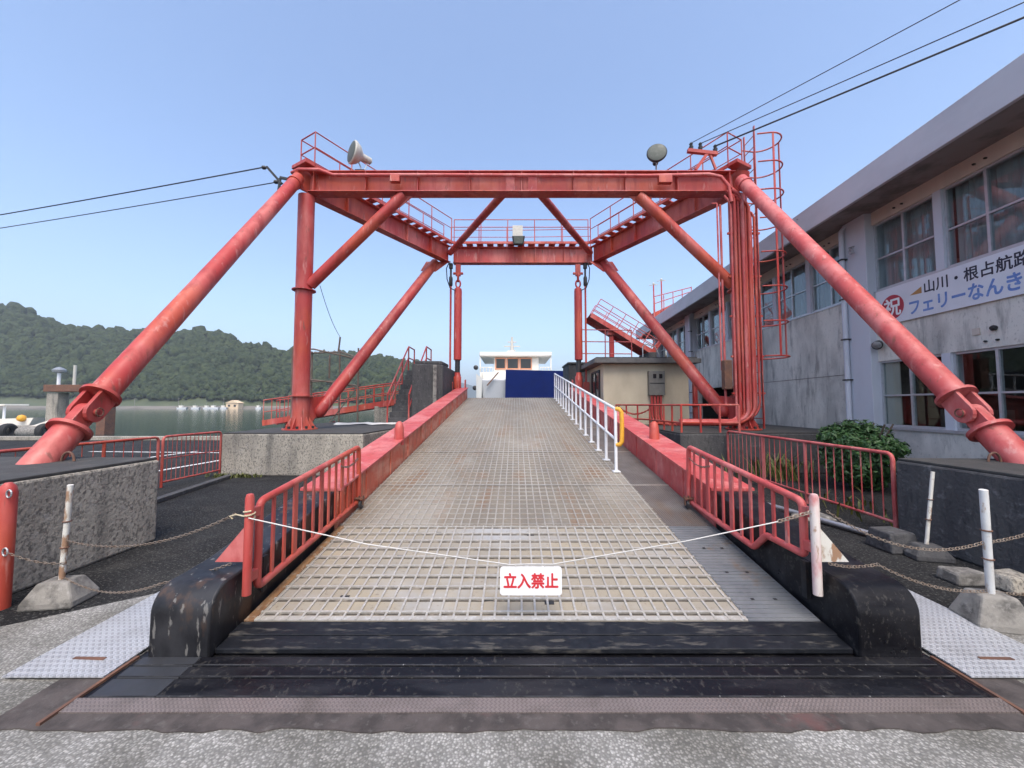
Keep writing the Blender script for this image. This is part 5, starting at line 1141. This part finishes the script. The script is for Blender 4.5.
mb = MB(); mb.path(sag((-5.95, 13.4, 3.95), (-5.15, 10.3, 4.8), .15), .008, 5); tag(mb.build('hanging_wire', 'cable'), 'thin wire hanging from the column to the scaffold top', 'wire')
mb = MB()
v = []
for i in range(13):
    for j in range(5): v.append((-5.7 + 2.2 * i / 12, 13.0 - .5 + .6 * j / 4 - .2 * math.sin(i), .975 + .06 * abs(mnoise.noise(Vector((i * .7, j * .8, 2)))) + (.03 if 0 < j < 4 else 0)))
mb.add(v, [(i * 5 + j, (i + 1) * 5 + j, (i + 1) * 5 + j + 1, i * 5 + j + 1) for i in range(12) for j in range(4)])
tag(mb.build('crumpled_sheet', 'rope', smooth=60), 'crumpled white sheet lying on the water-side foundation', 'sheet')

t = thing('raised_gangway', (6, 20, 3.3), 'red boarding gangway raised at an angle above the hut', 'gangway')
a, b = Vector((4.1, 20, 6.25)), Vector((7.35, 20, 4.25)); d = (b - a).normalized()
for off in (0, 1.3):
    o_ = Vector((0, off, 0)); m = MB(); m.beam(a + o_, b + o_, .12, .24); m.build('side_beam', 'red', t)
    nn = Vector((-d.z, 0, d.x)) * -1; nn = Vector((.52, 0, .85))
    for h in (.35, .7, 1.0):
        m = MB(); m.path([a + o_ + nn * h, b + o_ + nn * h], .02, 6); m.build('handrail', 'pink', t)
    for k in range(6):
        p = lerp(a, b, k / 5) + o_; m = MB(); m.tube(p, p + nn * 1.0, .022, 6); m.build('rail_post', 'pink', t)
m = MB(); m.beam(a + Vector((0, .65, .1)), b + Vector((0, .65, .1)), 1.2, .04); m.build('deck', 'red', t)
m = MB(); m.beam((7.2, 20.6, 4.1), (8.1, 20.6, 5.2), .2, .2); m.build('hinge_arm', 'red', t)
m = MB(); m.box((7.0, 19.8, -.0), (7.4, 21.4, 4.3)); m.build('pier', 'conc_dark', t, bevel=.02)
m = MB(); m.tube((5.22, 20.3, 3.0), (5.22, 20.3, 5.3), .13, 12); m.box((5.0, 20.1, 5.25), (5.4, 20.5, 5.45)); m.build('prop', 'red', t)
m = MB(); m.box((5.0, 20.0, 0), (5.45, 20.6, 3.02)); m.build('prop_base', 'conc_dark', t)
t = thing('roof_railing', (4, 17, 3.3), 'thin red pipe railing on the hut roof beside the cylinder', 'railing')
for z in (3.75, 4.25, 4.75):
    m = MB(); m.tube((2.8, 16.2, z), (5.0, 16.2, z - .02), .02, 6); m.build('rail', 'pink', t)
for x in (2.8, 3.9, 5.0):
    m = MB(); m.tube((x, 16.2, 3.17), (x, 16.2, 4.75), .022, 6); m.build('post', 'pink', t)
m = MB(); m.path([(5.4, 16.0, 3.17), (5.4, 16.0, 4.0), (5.5, 16.0, 4.12), (5.9, 16.0, 4.0), (6.1, 16.0, 3.6)], .025, 8); m.build('ladder_hoop', 'galv', t, smooth=50)
t = thing('signal_platform', (11.2, 27, 6.9), 'red railed platform with thin masts beyond the far end of the roof', 'platform')
m = MB(); m.beam((10.0, 27.5, 7.9), (12.6, 27.5, 9.1), .9, .35); m.build('deck', 'red', t)
for z in (.6, 1.1):
    m = MB(); m.tube((10.0, 27, 8.1 + z), (12.6, 27, 9.2 + z * .6), .03, 6); m.build('handrail', 'pink', t)
for k in range(5):
    p = lerp((10.0, 27, 8.0), (12.6, 27, 9.2), k / 4); m = MB(); m.tube(p, p + Vector((0, 0, 1.1 - .1 * k)), .03, 6); m.build('rail_post', 'pink', t)
for x, z in ((9.95, 10.0), (10.5, 10.3)):
    m = MB(); m.tube((x, 27, 0), (x, 27, z), .05, 8); mast = m.build('mast', 'pink', t)
    m = MB(); m.beam((x - .3, 27, z), (x + .3, 27, z + .05), .05, .05); m.lathe((x, 27, z), (0, 0, 1), [(0, .05), (.1, .09), (.2, .03)], 8); m.build('mast_head', 'lampbody', mast)
m = MB(); m.box((11.2, 27.2, 0), (12.2, 28.2, 8.4)); m.build('support', 'conc_dark', t)

# ------------------------------------------------------------------ haze over the harbour
mb = MB(); mb.box((-4600, -420, -6), (4600, 7100, 330))
hz = mb.build('haze', 'cable'); hz.data.materials.clear()
hm = bpy.data.materials.new('sea_haze'); hm.use_nodes = True; nt = hm.node_tree; nt.nodes.clear()
pv = nt.nodes.new('ShaderNodeVolumePrincipled'); pv.inputs['Color'].default_value = (.86, .92, 1, 1); pv.inputs['Density'].default_value = .0003; pv.inputs['Anisotropy'].default_value = .2
ou = nt.nodes.new('ShaderNodeOutputMaterial'); nt.links.new(pv.outputs[0], ou.inputs['Volume']); hz.data.materials.append(hm)
tag(hz, 'pale sea haze filling the air over the harbour', 'haze', kind='stuff')
